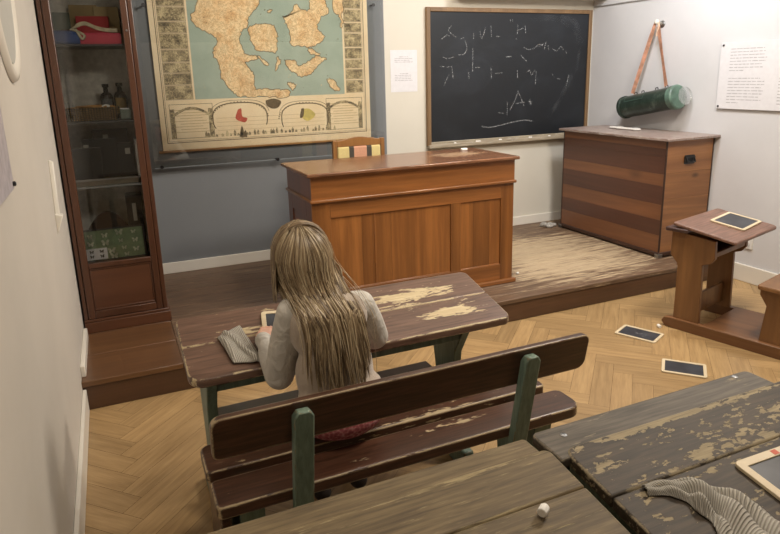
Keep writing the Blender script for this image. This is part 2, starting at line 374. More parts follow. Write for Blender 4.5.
# vignette strips at both sides
zv = sz0
for i in range(9):
    h = [.105, .085, .075, .09, .11, .08, .1, .09, .1][i]
    if zv+h > mz1-.05: break
    rectf(mx0+.062, sx0-.018, zv+.006, zv+h-.006, 1, 3); rectf(sx1+.02, mx1-.06, zv+.012, zv+h-.004, 1, 3)
    frame_rect(mx0+.058, sx0-.014, zv+.002, zv+h-.002, .0025, 2, 4); frame_rect(sx1+.016, mx1-.056, zv+.008, zv+h, .0025, 2, 4)
    zv += h
def loop(c, rx, rz, mi, w=.006, a0=0, a1=2*PI, e=.7):
    P_ = [(c.x+rx*math.copysign(abs(math.cos(a))**e, math.cos(a)), YM-.0032, c.z+rz*math.copysign(abs(math.sin(a))**e, math.sin(a))) for a in [a0+(a1-a0)*i/40 for i in range(41)]]
    ribbon(bm, P_, w, (0, 1, 0), mi)
ca, cb_ = mp(298, 350), mp(490, 350)
loop(ca, .205, .115, 4, .007, -.4, PI+.5); loop(cb_, .19, .115, 4, .007, -.5, PI+.4)
loop(ca, .225, .135, 5, .003, .2, PI-.2); loop(cb_, .21, .135, 5, .003, .2, PI-.2)
pf([(290, 325), (300, 322), (303, 345), (318, 350), (312, 362), (298, 360), (283, 350)], 2, 6)
pf([(478, 325), (500, 322), (520, 340), (500, 358), (482, 350)], 2, 7); pf([(478, 322), (486, 322), (484, 345), (474, 348)], 3, 4)
ribbon(bm, catmull([mp(*p)-Vector((0, .0014, 0)) for p in [(250, 400), (258, 370), (275, 352), (285, 372), (295, 388), (305, 380)]], 5), .006, (0, 1, 0), 4)
ribbon(bm, [mp(395, 315)-Vector((0, .0014, 0)), mp(399, 405)-Vector((0, .0014, 0))], .009, (0, 1, 0), 4)
pf([(372, 298), (395, 292), (418, 300), (410, 318), (392, 322), (375, 312)], 3, 4)
pf([(295, 405), (302, 372), (310, 405)], 2, 4); pf([(305, 405), (312, 385), (318, 405)], 3, 4)
for a, b in ((mx0+.09, mx0+.36), (mx1-.37, mx1-.09)):
    for r_ in range(9): rectf(a+.05*(r_ % 2), b-.03*(r_ % 3), mz0+.13+.02*r_, mz0+.134+.02*r_, 1, 8)
    P_ = [(a+(b-a)*i/20, YM-.003, mz0+.25+.055*math.sin(PI*i/20)) for i in range(21)]; ribbon(bm, P_, .018, (0, 1, 0), 3)
for a in (mx0+.075, mx1-.375):
    rectf(a, a+.03, mz0+.09, mz0+.30, 1, 3); rectf(a+.27, a+.30, mz0+.09, mz0+.30, 1, 3); frame_rect(a-.004, a+.304, mz0+.086, mz0+.335, .003, 1, 4)
for c_ in (ca, cb_):
    for k in range(26):
        a = PI*(.02+.96*k/25); p = (c_.x+.213*math.cos(a), c_.z+.122*math.sin(a)); flat([(p[0]-.006, p[1]), (p[0], p[1]-.006), (p[0]+.006, p[1]), (p[0], p[1]+.006)], 4, 4)
    for k in range(14): rectf(c_.x-.17+rnd.uniform(0, .3), c_.x-.13+rnd.uniform(.0, .3), c_.z-.07+.011*k, c_.z-.067+.011*k, 1, 8) if False else None
for k in range(5):
    z = mz0+.10+k*.03; rectf(mx0+.40, mx1-.40, z, z+.002, 1, 8)
for i in range(34):   # skyline of tiny buildings along the lower border
    x = mx0+.3+(mx1-mx0-.6)*i/34+random.uniform(-.01, .01); h = random.uniform(.008, .03)
    flat([(x, mz0+.085), (x+.018, mz0+.085), (x+.018, mz0+.085+h), (x+.009, mz0+.09+h*1.5), (x, mz0+.085+h)], 2, 3)
obj('printed_sheet', bm, [M['paper'], M['sea'], M['land'], M['engr'], M['ink'], M['ink'], M['mapred'], M['mapyel'], M['maprule']], tmap)
bm = tube(nb(), [(mx0-.03, YM-.004, mz0-.004), (mx1+.02, YM-.004, mz0-.004)], .009, 10); obj('rod', bm, wood('map rod', (120, 84, 50), (170, 128, 80), 'x'), tmap)
# perspex sheet
YP = D-.06
px0, px1, pz0 = .27, 2.095, .975
tp = thing('acrylic_sheet', 'large clear acrylic sheet bolted over the old map on the grey wall', 'protective sheet', ((px0+px1)/2, YP, pz0))
obj('sheet', box(nb(), px0, px1, YP-.003, YP+.002, pz0, 2.4), glass('acrylic', (.97, .98, .98), 1.45, .012, 1.6), tp)
obj('lower_edge', box(nb(), px0, px1, YP-.0045, YP+.0035, pz0-.002, pz0+.002), plain('acrylic edge', (128, 134, 138), .6), tp)
for qx, qy in ((162, 167), (277.6, 159.3), (373, 5), (143, 5), (380.5, 150)):
    p = aty(qx, qy, YP)
    obj('bolt', lathe(nb(), [(.013, -.012), (.013, .0), (.006, .001), (.006, D-YP)], (p.x, YP, p.z), (0, 1, 0), 14), M['black'], tp)
# blackboard
bx0, bx1, bz0, bz1 = 2.515, 4.255, .975, 2.132
tb = thing('blackboard', 'large dark slate blackboard in a brown wooden frame covered in faint chalk scrawls', 'blackboard', ((bx0+bx1)/2, D, bz0))
t = MT('slate board'); v = t.coord(); n = t.noise(t.mapping(v, (1, 1, 1.6)), 1.6, 5, .6, .6); n2 = t.noise(v, 8, 5, .7)
sm1 = t.smooth(n, .45, .75); f = t.math('ADD', t.math('MULTIPLY', sm1, .6), t.math('MULTIPLY', n2, .25))
M['slate'] = t.bsdf(t.ramp(f, [(.1, (29, 32, 36)), (.8, (42, 46, 52))]), .45, Specular_IOR_Level=.4)
obj('board', box(nb(), bx0+.03, bx1-.03, D-.022, D-.002, bz0+.03, bz1-.03), M['slate'], tb)
M['bframe'] = wood('board frame wood', (104, 80, 54), (148, 118, 84), 'z', 1, .5)
bm = nb(); box(bm, bx0, bx0+.035, D-.035, D, bz0, bz1); box(bm, bx1-.035, bx1, D-.035, D, bz0, bz1); box(bm, bx0+.035, bx1-.035, D-.035, D, bz1-.035, bz1)
obj('frame', bm, M['bframe'], tb, bevel=.004)
bm = nb(); box(bm, bx0, bx1, D-.06, D, bz0-.01, bz0+.012); box(bm, bx0, bx1, D-.064, D-.056, bz0-.01, bz0+.02); box(bm, bx0+.03, bx1-.03, D-.034, D-.0, bz0+.012, bz0+.04)
obj('chalk_ledge', bm, worn('dusty ledge', (150, 138, 118), (170, 158, 138), (205, 200, 188), 'x', .6, soft=.2), tb, bevel=.003)
ST = [[(240, 85), (228, 100), (238, 112), (254, 124)], [(205, 130), (225, 116), (232, 122)], [(270, 130), (280, 125)], [(283, 135), (290, 160), (280, 180), (262, 183)],
 [(312, 112), (312, 130)], [(310, 158), (309, 240)], [(332, 100), (340, 128), (352, 92)], [(370, 86), (372, 122)], [(388, 120), (402, 124)], [(460, 82), (458, 116)],
 [(460, 100), (485, 92)], [(484, 84), (486, 110)], [(435, 65), (436, 73)], [(442, 65), (443, 72)], [(452, 130), (457, 130)], [(480, 158), (495, 165), (515, 160), (530, 148), (542, 152)],
 [(530, 157), (545, 146)], [(554, 138), (548, 166)], [(560, 150), (563, 166)], [(575, 162), (590, 170), (603, 155), (612, 167)], [(620, 170), (622, 180)],
 [(210, 190), (225, 196), (246, 190)], [(200, 222), (215, 222)], [(222, 224), (240, 222)], [(212, 288), (224, 262), (230, 250)], [(240, 222), (244, 262)], [(318, 225), (336, 225)],
 [(295, 235), (297, 262)], [(370, 222), (372, 262)], [(385, 245), (408, 243)], [(490, 240), (500, 235), (506, 250), (516, 233)], [(521, 236), (518, 282)], [(575, 246), (580, 258)],
 [(590, 262), (602, 264)], [(630, 250), (620, 292)], [(432, 368), (450, 335), (461, 303)], [(462, 308), (480, 352)], [(452, 346), (482, 341)], [(494, 338), (507, 340)], [(496, 346), (508, 347)],
 [(500, 330), (502, 352)], [(425, 340), (424, 384)], [(392, 375), (412, 378)], [(470, 185), (490, 205)], [(458, 235), (459, 262)], [(420, 190), (440, 188)], [(338, 420), (350, 424), (372, 424), (400, 418), (440, 408), (480, 401), (508, 404)]]
YB = D-.0225
t = MT('chalk marks'); n = t.noise(t.coord(), 90, 3); tr = t.n('BsdfTransparent'); df = t.n('BsdfDiffuse', {'Color': lin((200, 202, 204))}); mx = t.n('MixShader')
t.set(mx.inputs[0], t.smooth(n, .3, .65)); t.set(mx.inputs[1], tr.outputs[0]); t.set(mx.inputs[2], df.outputs[0]); t.t.links.new(mx.outputs[0], t.out.inputs[0]); M['chalkm'] = t.m; t.set(mx.inputs[0], t.math('MULTIPLY', t.smooth(n, .35, .7), .6))
bm = nb()
for i, s in enumerate(ST):
    pts = catmull([aty(380+x/3.336, y/3.336, YB) for x, y in s], 4); ribbon(bm, pts, .010 if i == len(ST)-1 else .0065, (0, 1, 0))
obj('chalk_writing', bm, M['chalkm'], tb)
bm = nb(); t = MT('chalk smear'); n = t.noise(t.coord(), 12, 5); tr = t.n('BsdfTransparent'); df = t.n('BsdfDiffuse', {'Color': lin((170, 176, 184))}); mx = t.n('MixShader')
t.set(mx.inputs[0], t.math('MULTIPLY', t.smooth(n, .3, .8), .06)); t.set(mx.inputs[1], tr.outputs[0]); t.set(mx.inputs[2], df.outputs[0]); t.t.links.new(mx.outputs[0], t.out.inputs[0])
for s, w in (([(612, 78), (640, 95), (658, 125), (664, 170), (655, 235)], .03), ([(600, 60), (650, 75), (676, 140)], .05), ([(560, 395), (600, 330), (640, 250)], .05), ([(500, 70), (560, 60), (620, 70)], .05)):
    ribbon(bm, catmull([aty(380+x/3.336, y/3.336, YB+.0003) for x, y in s], 6), w, (0, 1, 0))
obj('chalk_smear', bm, t.m, tb)
M['chalk'] = plain('chalk', (232, 230, 224), .9, nz=.03)
for i, (qx, qy, ln_) in enumerate(((455, 144.3, .02), (478, 142.5, .05), (500, 141.5, .03), (530, 138.8, .035), (549, 137.4, .025), (573, 136, .03))):
    p = aty(qx, qy, D-.045); zz = bz0+.012+.008; bm = tube(nb(), [(p.x-ln_/2, D-.046, zz), (p.x+ln_/2, D-.044, zz)], .0078, 8)
    tagp(obj('chalk_stick', bm, M['chalk'], smooth=False, loc=(p.x, D-.045, zz-.008)), ['tiny chalk stub near the left end of the ledge under the blackboard', 'longest white chalk stick on the ledge under the blackboard', 'short white chalk lying on the ledge, third from the left of six', 'white chalk lying on the ledge under the blackboard, fourth from the left', 'small chalk on the blackboard ledge, second from the right end', 'white chalk on the blackboard ledge just left of the striped chest'][i], 'chalk', 'chalks on the blackboard ledge')
# paper sheet and wall sign
M['sheet'] = plain('printed paper', (218, 217, 220), .6, nz=.015); M['txt'] = plain('grey print', (172, 170, 174), .8)
def sign(name, label, cat, cx, cy, cz, w, h, normal, lines, th=.003, mat=None, extra=None):
    """normal: 'y' faces -y, 'x' faces -x, 'X' faces +x"""
    if normal == 'y': T = Matrix.Translation((cx, cy, cz))
    elif normal == 'x': T = Matrix.Translation((cx, cy, cz)) @ Matrix.Rotation(-PI/2, 4, 'Z')
    else: T = Matrix.Translation((cx, cy, cz)) @ Matrix.Rotation(PI/2, 4, 'Z')
    tt = thing(name, label, cat, (cx, cy, cz-h/2))
    obj('panel', box(nb(), -w/2, w/2, -th, 0, -h/2, h/2, M=T), mat or M['sheet'], tt)
    bm = nb()
    for (x0, x1, z, hh) in lines: box(bm, x0, x1, -th-.0006, -th+.0001, z-hh/2, z+hh/2, M=T)
    if lines: obj('printed_lines', bm, M['txt'], tt)
    for (x, z) in (extra or ()):
        obj('pin', lathe(nb(), [(.007, 0), (.007, .006), (.004, .008)], T @ Vector((x, -th, z)), T.to_3x3() @ Vector((0, -1, 0)), 12), M['black'], tt)
    return tt
ln = []
for blk, n_ in ((.115, 4), (-.02, 5)):
    for i in range(n_):
        z = blk-i*.014; a = -.085; e = .085-random.uniform(0, .04)
        if i == 0: a, e = -.04, .04
        while a < e: l = random.uniform(.015, .04); ln.append((a, min(a+l, e), z, .004)); a += l+.005
sign('notice', 'white paper notice taped to the cream wall left of the blackboard', 'notice', 2.313, D-.001, 1.622, .246, .34, 'y', ln, .001)
ln = []
random.seed(5)
for cx0 in (-.34, .06):
    for blk, n_ in ((.19, 8), (-.02, 9)):
        for i in range(n_):
            z = blk-i*.022; a = cx0; e = cx0+.30-random.uniform(0, .05)-(.18 if i == n_-1 else 0)
            while a < e: l = random.uniform(.02, .05); ln.append((a, min(a+l, e), z, .005)); a += l+.007
sign('information_sign', 'white information sign with two columns of small grey text on the right wall', 'sign', R-.012, 3.08, 1.526, .85, .485, 'x', ln, .006, extra=((-.405, .22), (-.405, -.225), (.405, .22), (.405, -.225)))
sign('framed_notice', 'pale lilac notice with black pin, on the left wall at the picture edge', 'notice', L0+.01, 1.79, 1.5, .5, .37, 'X', [], .005, plain('lilac notice', (190, 184, 190), .35), extra=((.235, -.17), (.235, .17)))
# oval plaque and bar on left wall
to = thing('oval_plaque', 'white rimmed oval plaque high on the left wall above the lilac notice', 'plaque', (L0, 2.53, 2.0))
def oval(bm, ry, rz, prof, c=(L0, 2.53, 2.0)):
    rings = []
    for dr, dx in prof: rings.append([bm.verts.new((c[0]+dx, c[1]+(ry+dr)*math.cos(2*PI*k/48), c[2]+(rz+dr)*math.sin(2*PI*k/48))) for k in range(48)])
    for i in range(len(rings)-1):
        for k in range(48): bm.faces.new((rings[i][k], rings[i][(k+1) % 48], rings[i+1][(k+1) % 48], rings[i+1][k]))
    return rings
bm = nb(); oval(bm, .29, .39, [(-.06, .002), (-.04, .012), (-.02, .02), (.0, .016), (.008, .002)]); obj('rim', bm, M['base'], to, smooth=True)
bm = nb(); rg = oval(bm, .29, .39, [(-.055, .008), (-.056, .012)]); bm.faces.new(rg[-1]); obj('disc', bm, plain('plaque grey', (190, 190, 184), .5, nz=.01), to)
tl = thing('wall_bar', 'slim white painted bar with a wedge foot on the left wall beside the cabinet', 'bar', (L0, 3.3, .93))
bm = nb(); p0 = atx(49, 163, L0); p1 = atx(57, 228, L0)
Q = [(L0, 3.36, 1.26), (L0+.018, 3.345, 1.25), (L0+.02, 3.26, .98), (L0, 3.27, .97)]
prism(bm, [(L0, 3.35, 1.25), (L0+.02, 3.35, 1.24), (L0+.02, 3.26, 1.0), (L0, 3.26, .99)], (0, .03, 0)); obj('bar', bm, M['base'], tl, bevel=.004)
bm = nb(); prism(bm, [(L0, 3.25, 1.01), (L0+.034, 3.25, 1.0), (L0, 3.25, .91)], (0, .05, 0)); obj('wedge', bm, M['base'], tl, bevel=.004)
# hook + vasculum
XT = R-.115
ga = atx(625, 107.5, XT); gb = atx(678, 96.8, XT); ga.x = gb.x = XT
axv = (gb-ga).normalized(); LV = (gb-ga).length; rv = .092
tv = thing('collecting_tin', 'dark green metal cylinder tin hanging on the right wall by a tan strap', 'tin', tuple((ga+gb)/2-Vector((0, 0, rv))))
t = MT('green enamel'); v = t.coord(); n = t.noise(v, 14, 5, .7)
M['tin'] = t.bsdf(t.ramp(n, [(.3, (30, 42, 36)), (.55, (48, 62, 54)), (.72, (92, 104, 94))]), .3, Metallic=.2)
M['tin2'] = plain('pale green enamel', (84, 108, 96), .35, nz=.2, scale=12)
obj('body', lathe(nb(), [(rv-.01, .0), (rv, .008), (rv, LV-.01), (rv-.008, LV)], ga, axv, 32), M['tin'], tv, smooth=False, bevel=.002)
obj('end_cap', lathe(nb(), [(rv+.006, 0), (rv+.006, .045), (rv-.004, .055), (rv-.04, .06)], gb-axv*.045, axv, 32), M['tin2'], tv, bevel=.002)
obj('end_cap', lathe(nb(), [(rv-.03, -.006), (rv+.006, 0), (rv+.006, .03)], ga-axv*.004, axv, 32), M['tin'], tv, bevel=.002)
bm = nb(); nrm = Vector((-.8, 0, .6)).normalized()
side = axv.cross(nrm).normalized()
for s0, s1 in ((.16, .52),):
    for q in range(-4, 5):
        pass
def onc(s, ang, r=rv+.004):   # point on the tin at length s, angle from up towards the room
    upw = Vector((0, 0, 1)); upw = (upw-axv*upw.dot(axv)).normalized(); out = Vector((-1, 0, 0))
    return ga+axv*s*LV+(upw*math.cos(ang)+out*math.sin(ang))*r
for a in (.1, 1.15): ribbon(bm, [onc(s, a) for s in (.14, .5)], .008, (onc(.3, a)-ga-axv*.3*LV).normalized())
for s in (.14, .5): ribbon(bm, [onc(s, .1+i*.1) for i in range(11)], .006, Vector((0, 0, 1)).cross(axv)+Vector((0, 0, .01)))
bmesh.ops.solidify(bm, geom=bm.faces[:], thickness=.004)
obj('door_rim', bm, M['tin2'], tv)
for s in (.22, .36, .62, .8):
    bm = tube(nb(), [onc(s-.025, -.1), onc(s-.02, -.1, rv+.018), onc(s+.02, -.1, rv+.018), onc(s+.025, -.1)], .004, 6)
    obj('hinge_loop', bm, M['black'], tv)
hk = atx(659, 24, R-.04); tk = thing('coat_peg', 'small white and silver peg on the right wall holding the tan strap', 'peg', (R, hk.y, hk.z))
obj('peg', lathe(nb(), [(.012, 0), (.012, .055), (.02, .06), (.02, .075), (.008, .082)], (R, hk.y, hk.z), (-1, 0, .25), 16), M['base'], tk, smooth=True)
obj('collar', lathe(nb(), [(.028, 0), (.028, .006), (.016, .014)], (R, hk.y, hk.z), (-1, 0, 0), 16), M['steel'], tk)
M['strap'] = plain('tan leather', (208, 162, 136), .6, nz=.15, scale=20)
def strapmesh(a, b, w, twist=0):
    bm = nb(); pts = [Vector(a).lerp(Vector(b), i/12) for i in range(13)]; Lr = []
    d = (Vector(b)-Vector(a)).normalized()
    for i, p in enumerate(pts):
        n_ = Vector((-1, 0, 0)); s = d.cross(n_).normalized(); ang = twist*math.sin(PI*i/12*.9); s = s*math.cos(ang)+n_*math.sin(ang)
        Lr.append((bm.verts.new(p-s*w/2), bm.verts.new(p+s*w/2)))
    for i in range(12): bm.faces.new((Lr[i][0], Lr[i][1], Lr[i+1][1], Lr[i+1][0]))
    bmesh.ops.solidify(bm, geom=bm.faces[:], thickness=.004); return bm
pk = Vector((R-.062, hk.y, hk.z+.004))
a0, a1 = onc(.16, -.05, rv+.014), onc(.84, .2, rv+.012)
obj('strap', strapmesh(pk+Vector((0, .02, 0)), a0, .032, .9), M['strap'], tv); obj('strap', strapmesh(pk+Vector((0, -.015, -.02)), a1, .042, -.35), M['strap'], tv)
obj('strap_loop', tube(nb(), [pk+Vector((0, .022, 0)), pk+Vector((0, .012, .022)), pk+Vector((0, -.01, .02)), pk+Vector((0, -.02, -.02)), pk+Vector((0, -.004, -.1))], .011, 8, flat=.5), plain('pale strap', (214, 184, 160), .6), tv)
p = gb+axv*.05
obj('clear_bracket', lathe(nb(), [(.07, 0), (.07, .006)], p+Vector((.02, 0, 0)), axv, 24), glass('clear plastic', (.97, .98, .98), 1.45, .1, .6, .03), tv)
# sockets
for i, (qx, qy, ww, hh) in enumerate(((749, 241, .075, .12),)):
    p = atx(qx, qy, R); ts = thing('wall_socket', 'white wall socket low on the right wall behind the single school desk', 'socket', (R, p.y, p.z))
    obj('plate', box(nb(), R-.012, R, p.y-ww/2, p.y+ww/2, p.z-hh/2, p.z+hh/2), M['white'], ts, bevel=.004)
    bm = nb()
    for dz in (.028, -.028): lathe(bm, [(.02, 0), (.02, .0015)], (R-.0135, p.y, p.z+dz), (1, 0, 0), 16)
    obj('outlet', bm, plain('socket grey', (190, 188, 184), .4), ts)
# ------------------------------------------------------------------ chest on platform
cx0, cx1, cy0, cy1, cz1 = 3.79, 4.28, 3.495, 4.68, 1.085
tc = thing('wooden_chest', 'tall wooden chest of light and dark horizontal planks in the corner below the green tin', 'chest', ((cx0+cx1)/2, (cy0+cy1)/2, HP))
cl_ = wood('chest light plank', (92, 56, 34), (132, 86, 54), 'y', .8, .38, .15, .1, knots=.6); cd_ = wood('chest dark plank', (66, 38, 27), (96, 58, 40), 'y', .8, .38, .15, .1)
cr_ = wood('chest end boards', (112, 74, 44), (166, 116, 72), 'x', .7, .4, .1, .2, knots=1.4, dist=1.5)
zb = [HP+.05, .335, .435, .55, .665, .77, .895, .955, cz1-.022]; cols = [0, 1, 0, 0, 1, 0, 1, 0]
zb = [HP+.04, .335, .455, .575, .72, .81, .945, 1.005, cz1-.022]; cols = [0, 1, 0, 1, 0, 1, 1, 0]
for i in range(8):
    obj('plank', box(nb(), cx0, cx0+.022, cy0+.009, cy1-.009, zb[i], zb[i+1]-.0008), cd_ if cols[i] else cl_, tc, label='dark reddish plank' if cols[i] else 'light brown plank')
bm = nb(); zz = HP+.04
for h in (.2, .22, .2, .265):
    box(bm, cx0+.009, cx1-.009, cy0, cy0+.022, zz, min(zz+h, cz1-.022)-.001); zz += h
obj('end_panel', bm, cr_, tc, bevel=.001)
bm = nb(); box(bm, cx0+.02, cx1, cy1-.022, cy1, HP+.04, cz1-.02); box(bm, cx1-.022, cx1, cy0+.02, cy1-.02, HP+.04, cz1-.02); obj('rear_panel', bm, cd_, tc)
dk = wood('chest dark trim', (44, 26, 18), (74, 46, 32), 'z', 1, .45)
each('corner_post', [(cx0-.002, cx0+.010, cy0-.002, cy0+.010, HP+.04, cz1-.022), (cx0-.002, cx0+.010, cy1-.010, cy1+.002, HP+.04, cz1-.022), (cx1-.010, cx1+.002, cy0-.002, cy0+.010, HP+.04, cz1-.022)], dk, tc, bevel=.002)
bm = box(nb(), 3.742, R-.002, 3.445, 4.70, cz1-.02, cz1)
obj('lid', bm, worn('worn lid', (132, 112, 104), (156, 138, 130), (196, 186, 178), 'y', .6, [(4.0, 4.1, .35, .7, .05)], ((cx0+cx1)/2, (cy0+cy1)/2, HP), edge=.1, rough=.35, soft=.12), tc, bevel=.004)
bm = nb(); box(bm, cx0-.014, cx1+.005, cy0-.014, cy1+.01, HP+.012, HP+.042); 
obj('plinth', bm, dk, tc, bevel=.004)
for x, y in ((cx0-.016, cy0-.016), (cx1-.045, cy0-.016), (cx0-.016, cy1-.03), (cx1-.045, cy1-.03)):
    obj('corner_foot', box(nb(), x, x+.042, y, y+.042, HP, HP+.032), M['steel'], tc, bevel=.003, label='small metal corner foot')
hp_ = Vector((4.03, cy0, .905)); bm = nb()
prism(bm, [(hp_.x+a, cy0-.003, hp_.z+b) for a, b in rrect(-.055, .055, -.03, .04, (.012,)*4, 3)], (0, .003, 0))
hd = obj('handle_plate', bm, M['black'], tc)
bm = nb(); tube(bm, [(hp_.x-.042, cy0-.008, hp_.z+.022), (hp_.x-.042, cy0-.022, hp_.z-.012), (hp_.x+.042, cy0-.022, hp_.z-.012), (hp_.x+.042, cy0-.008, hp_.z+.022)], .006, 8)
tube(bm, [(hp_.x-.05, cy0-.008, hp_.z+.022), (hp_.x+.05, cy0-.008, hp_.z+.022)], .006, 8); obj('pull', bm, M['black'], hd)
# dust cloth on chest top
bm = nb(); pc = atz(625, 129.5, cz1)
for i in range(7): ell(bm, (pc.x+random.uniform(-.03, .03), pc.y+.14*(i-3)/3, cz1+.010), (.035, .05, .010), 12, 8)
oo = obj('chalk_cloth', bm, cloth('pale dust cloth', (200, 196, 190), (226, 222, 214)), smooth=True, loc=(pc.x, pc.y, cz1)); tagp(oo, 'small crumpled white cloth lying on top of the wooden chest', 'cloth')
rm = oo.modifiers.new('r', 'REMESH'); rm.mode = 'VOXEL'; rm.voxel_size = .006; rm.use_smooth_shade = True
bm = nb(); pc = atz(549, 226.5, HP)
random.seed(3)
for i in range(9): ell(bm, (pc.x+random.uniform(-.06, .07), pc.y+random.uniform(-.04, .04), HP+.014+.01*(i % 2)), (random.uniform(.02, .04), .026, .017), 10, 8)
oo = obj('crumpled_rag', bm, cloth('grey rag', (120, 116, 110), (190, 186, 178)), smooth=True, loc=(pc.x, pc.y, HP)); tagp(oo, 'small crumpled grey rag on the platform at the far foot of the chest', 'rag')
rm = oo.modifiers.new('r', 'REMESH'); rm.mode = 'VOXEL'; rm.voxel_size = .006; rm.use_smooth_shade = True
# ------------------------------------------------------------------ teacher's desk
dx0, dx1, dy0, dy1, dz1 = 1.012, 2.492, 3.519, 4.13, 1.047
ex0, ex1, ey0 = dx0+.03, 2.474, 3.555
td = thing('teacher_desk', 'tall orange varnished wooden teacher desk with panelled front standing on the platform', 'desk', ((dx0+dx1)/2, 3.82, HP))
og = ((dx0+dx1)/2, 3.82, HP)
bm = box(nb(), dx0, dx1, dy0, dy1, dz1-.022, dz1)
obj('desktop', bm, worn('varnished desk top', (104, 70, 50), (140, 98, 70), (176, 150, 120), 'x', .84, [(2.2, 3.85, .34, .2, .50), (1.35, 3.8, .4, .3, .05)], og, edge=.12, rough=.2, soft=.1, under2=(140, 108, 80)), td, bevel=.006)
zs = .884     # moulding height
bm = box(nb(), ex0, ex1, ey0, ey0+.02, zs, dz1-.022); obj('top_rail', bm, M['desk_h'], td)
bm = nb(); box(bm, ex0-.012, ex1+.012, ey0-.014, ey0+.01, zs-.02, zs); box(bm, ex0-.012, ex0+.01, ey0+.01, dy1-.02, zs-.02, zs); box(bm, ex1-.01, ex1+.012, ey0+.01, dy1-.02, zs-.02, zs); obj('moulding', bm, M['desk_h'], td, bevel=.006)
fy = ey0+.006
each('stile', [(ex0, ex0+.115, fy, fy+.02, HP+.03, zs-.02), (ex1-.1, ex1, fy, fy+.02, HP+.03, zs-.02), (1.985, 2.06, fy+.001, fy+.02, HP+.138, .767)], M['desk_v'], td, bevel=.0015)
each('rail', [(ex0+.115, ex1-.1, fy, fy+.02, .765, zs-.02), (ex0+.115, ex1-.1, fy, fy+.02, HP+.03, HP+.14)], M['desk_h'], td, bevel=.0015)
bm = nb()
xs = [ex0+.115, 1.36, 1.43, 1.56, 1.985]
for a, b in zip(xs, xs[1:]): box(bm, a, b-.001, fy+.01, fy+.024, HP+.13, .768)
for a, b in ((2.06, 2.16), (2.16, 2.29), (2.29, ex1-.1)): box(bm, a, b-.001, fy+.01, fy+.024, HP+.13, .768)
obj('front_panel', bm, M['desk_v'], td)
bm = nb(); box(bm, ex0+.115, 1.985, fy+.004, fy+.012, HP+.13, HP+.146); box(bm, 2.06, ex1-.1, fy+.004, fy+.012, HP+.13, HP+.146); box(bm, 1.44, 1.45, fy+.006, fy+.012, HP+.146, .768); obj('panel_bead', bm, M['desk_h'], td, bevel=.003)
for x in (ex0, ex1-.02):
    bm = box(nb(), x, x+.02, ey0+.02, dy1-.03, zs-.02, dz1-.022)
    box(bm, x, x+.02, fy+.02, fy+.12, HP+.03, zs-.02); box(bm, x, x+.02, dy1-.13, dy1-.03, HP+.03, zs-.02); box(bm, x, x+.02, fy+.12, dy1-.13, .765, zs-.02); box(bm, x, x+.02, fy+.12, dy1-.13, HP+.03, HP+.14)
    box(bm, x+.006, x+.014, fy+.12, dy1-.13, HP+.14, .766)
    obj('side_panel', bm, M['desk_side'], td, bevel=.002)
bm = nb(); box(bm, ex0-.018, ex1+.018, ey0-.022, ey0+.02, HP, HP+.03); box(bm, ex0-.018, ex0+.01, ey0+.02, dy1-.02, HP, HP+.03); box(bm, ex1-.01, ex1+.018, ey0+.02, dy1-.02, HP, HP+.03); obj('plinth', bm, M['desk_h'], td, bevel=.006)
p = atz(464, 150.5, dz1); bm = box(nb(), p.x-.025, p.x+.025, p.y-.012, p.y+.012, dz1, dz1+.018)
tagp(obj('chalk_stick', bm, M['chalk'], bevel=.005, loc=(p.x, p.y, dz1)), 'white chalk lump on top of the tall teacher desk', 'chalk')
# ------------------------------------------------------------------ chair behind the desk
ck = wood('chair oak', (120, 80, 40), (166, 118, 66), 'z', 1, .4, .2); xa, xb, yc = 1.475, 1.885, 4.40
tch = thing('upholstered_chair', 'wooden chair with a striped yellow and pink padded back behind the teacher desk', 'chair', ((xa+xb)/2, yc, HP))
z1 = 1.135
for x in (xa, xb-.032): obj('back_post', box(nb(), x, x+.032, yc-.0, yc+.035, HP, z1+.005), ck, tch, bevel=.005)
bm = nb(); poly = [(xa+.032, yc+.002, z1-.045)]+[(xb-.032, yc+.002, z1-.045)]+[(xb-.032+(xa-xb+.064)*i/14, yc+.002, z1-.0+.022*math.sin(PI*i/14)**2) for i in range(15)]
prism(bm, poly, (0, .03, 0)); obj('top_rail', bm, ck, tch, bevel=.003)
obj('lower_rail', box(nb(), xa+.032, xb-.032, yc+.005, yc+.03, .78, .82), ck, tch, bevel=.003)
t = MT('striped upholstery'); v = t.coord(); sx = t.n('SeparateXYZ', {'Vector': v}).outputs[0]
g = t.math('DIVIDE', t.math('ADD', sx, .175), .35); rp = t.n('ValToRGB'); rp.color_ramp.interpolation = 'CONSTANT'; e = rp.color_ramp.elements
Y_, K_, P_ = (214, 198, 142), (76, 70, 64), (206, 156, 130)
stp = [(0, Y_), (.26, K_), (.37, P_), (.66, K_), (.77, Y_), (.97, K_)]
while len(e) < len(stp): e.new(.5)
for i, (a, c) in enumerate(stp): e[i].position = a; e[i].color = lin(c)
t.set(rp.inputs[0], g); wv = t.noise(v, 260, 2)
M['stripe'] = t.bsdf(t.mix(.25, rp.outputs[0], t.ramp(wv, [(.3, (60, 56, 50)), (.7, (220, 205, 170))]), 'OVERLAY'), .95, wv, .5, .001)
bm = box(nb(), xa+.034, xb-.034, yc-.006, yc+.036, .82, z1-.045); obj('back_pad', bm, M['stripe'], tch, bevel=.012, seg=3)
bm = box(nb(), xa, xb, yc-.42, yc+.0, .575, .635); obj('seat_pad', bm, M['stripe'], tch, bevel=.02, seg=3)
obj('seat_rail', box(nb(), xa+.01, xb-.01, yc-.41, yc-.0, .52, .575), ck, tch, bevel=.003)
for x in (xa+.005, xb-.037): obj('front_leg', box(nb(), x, x+.032, yc-.41, yc-.378, HP, .52), ck, tch, bevel=.003)
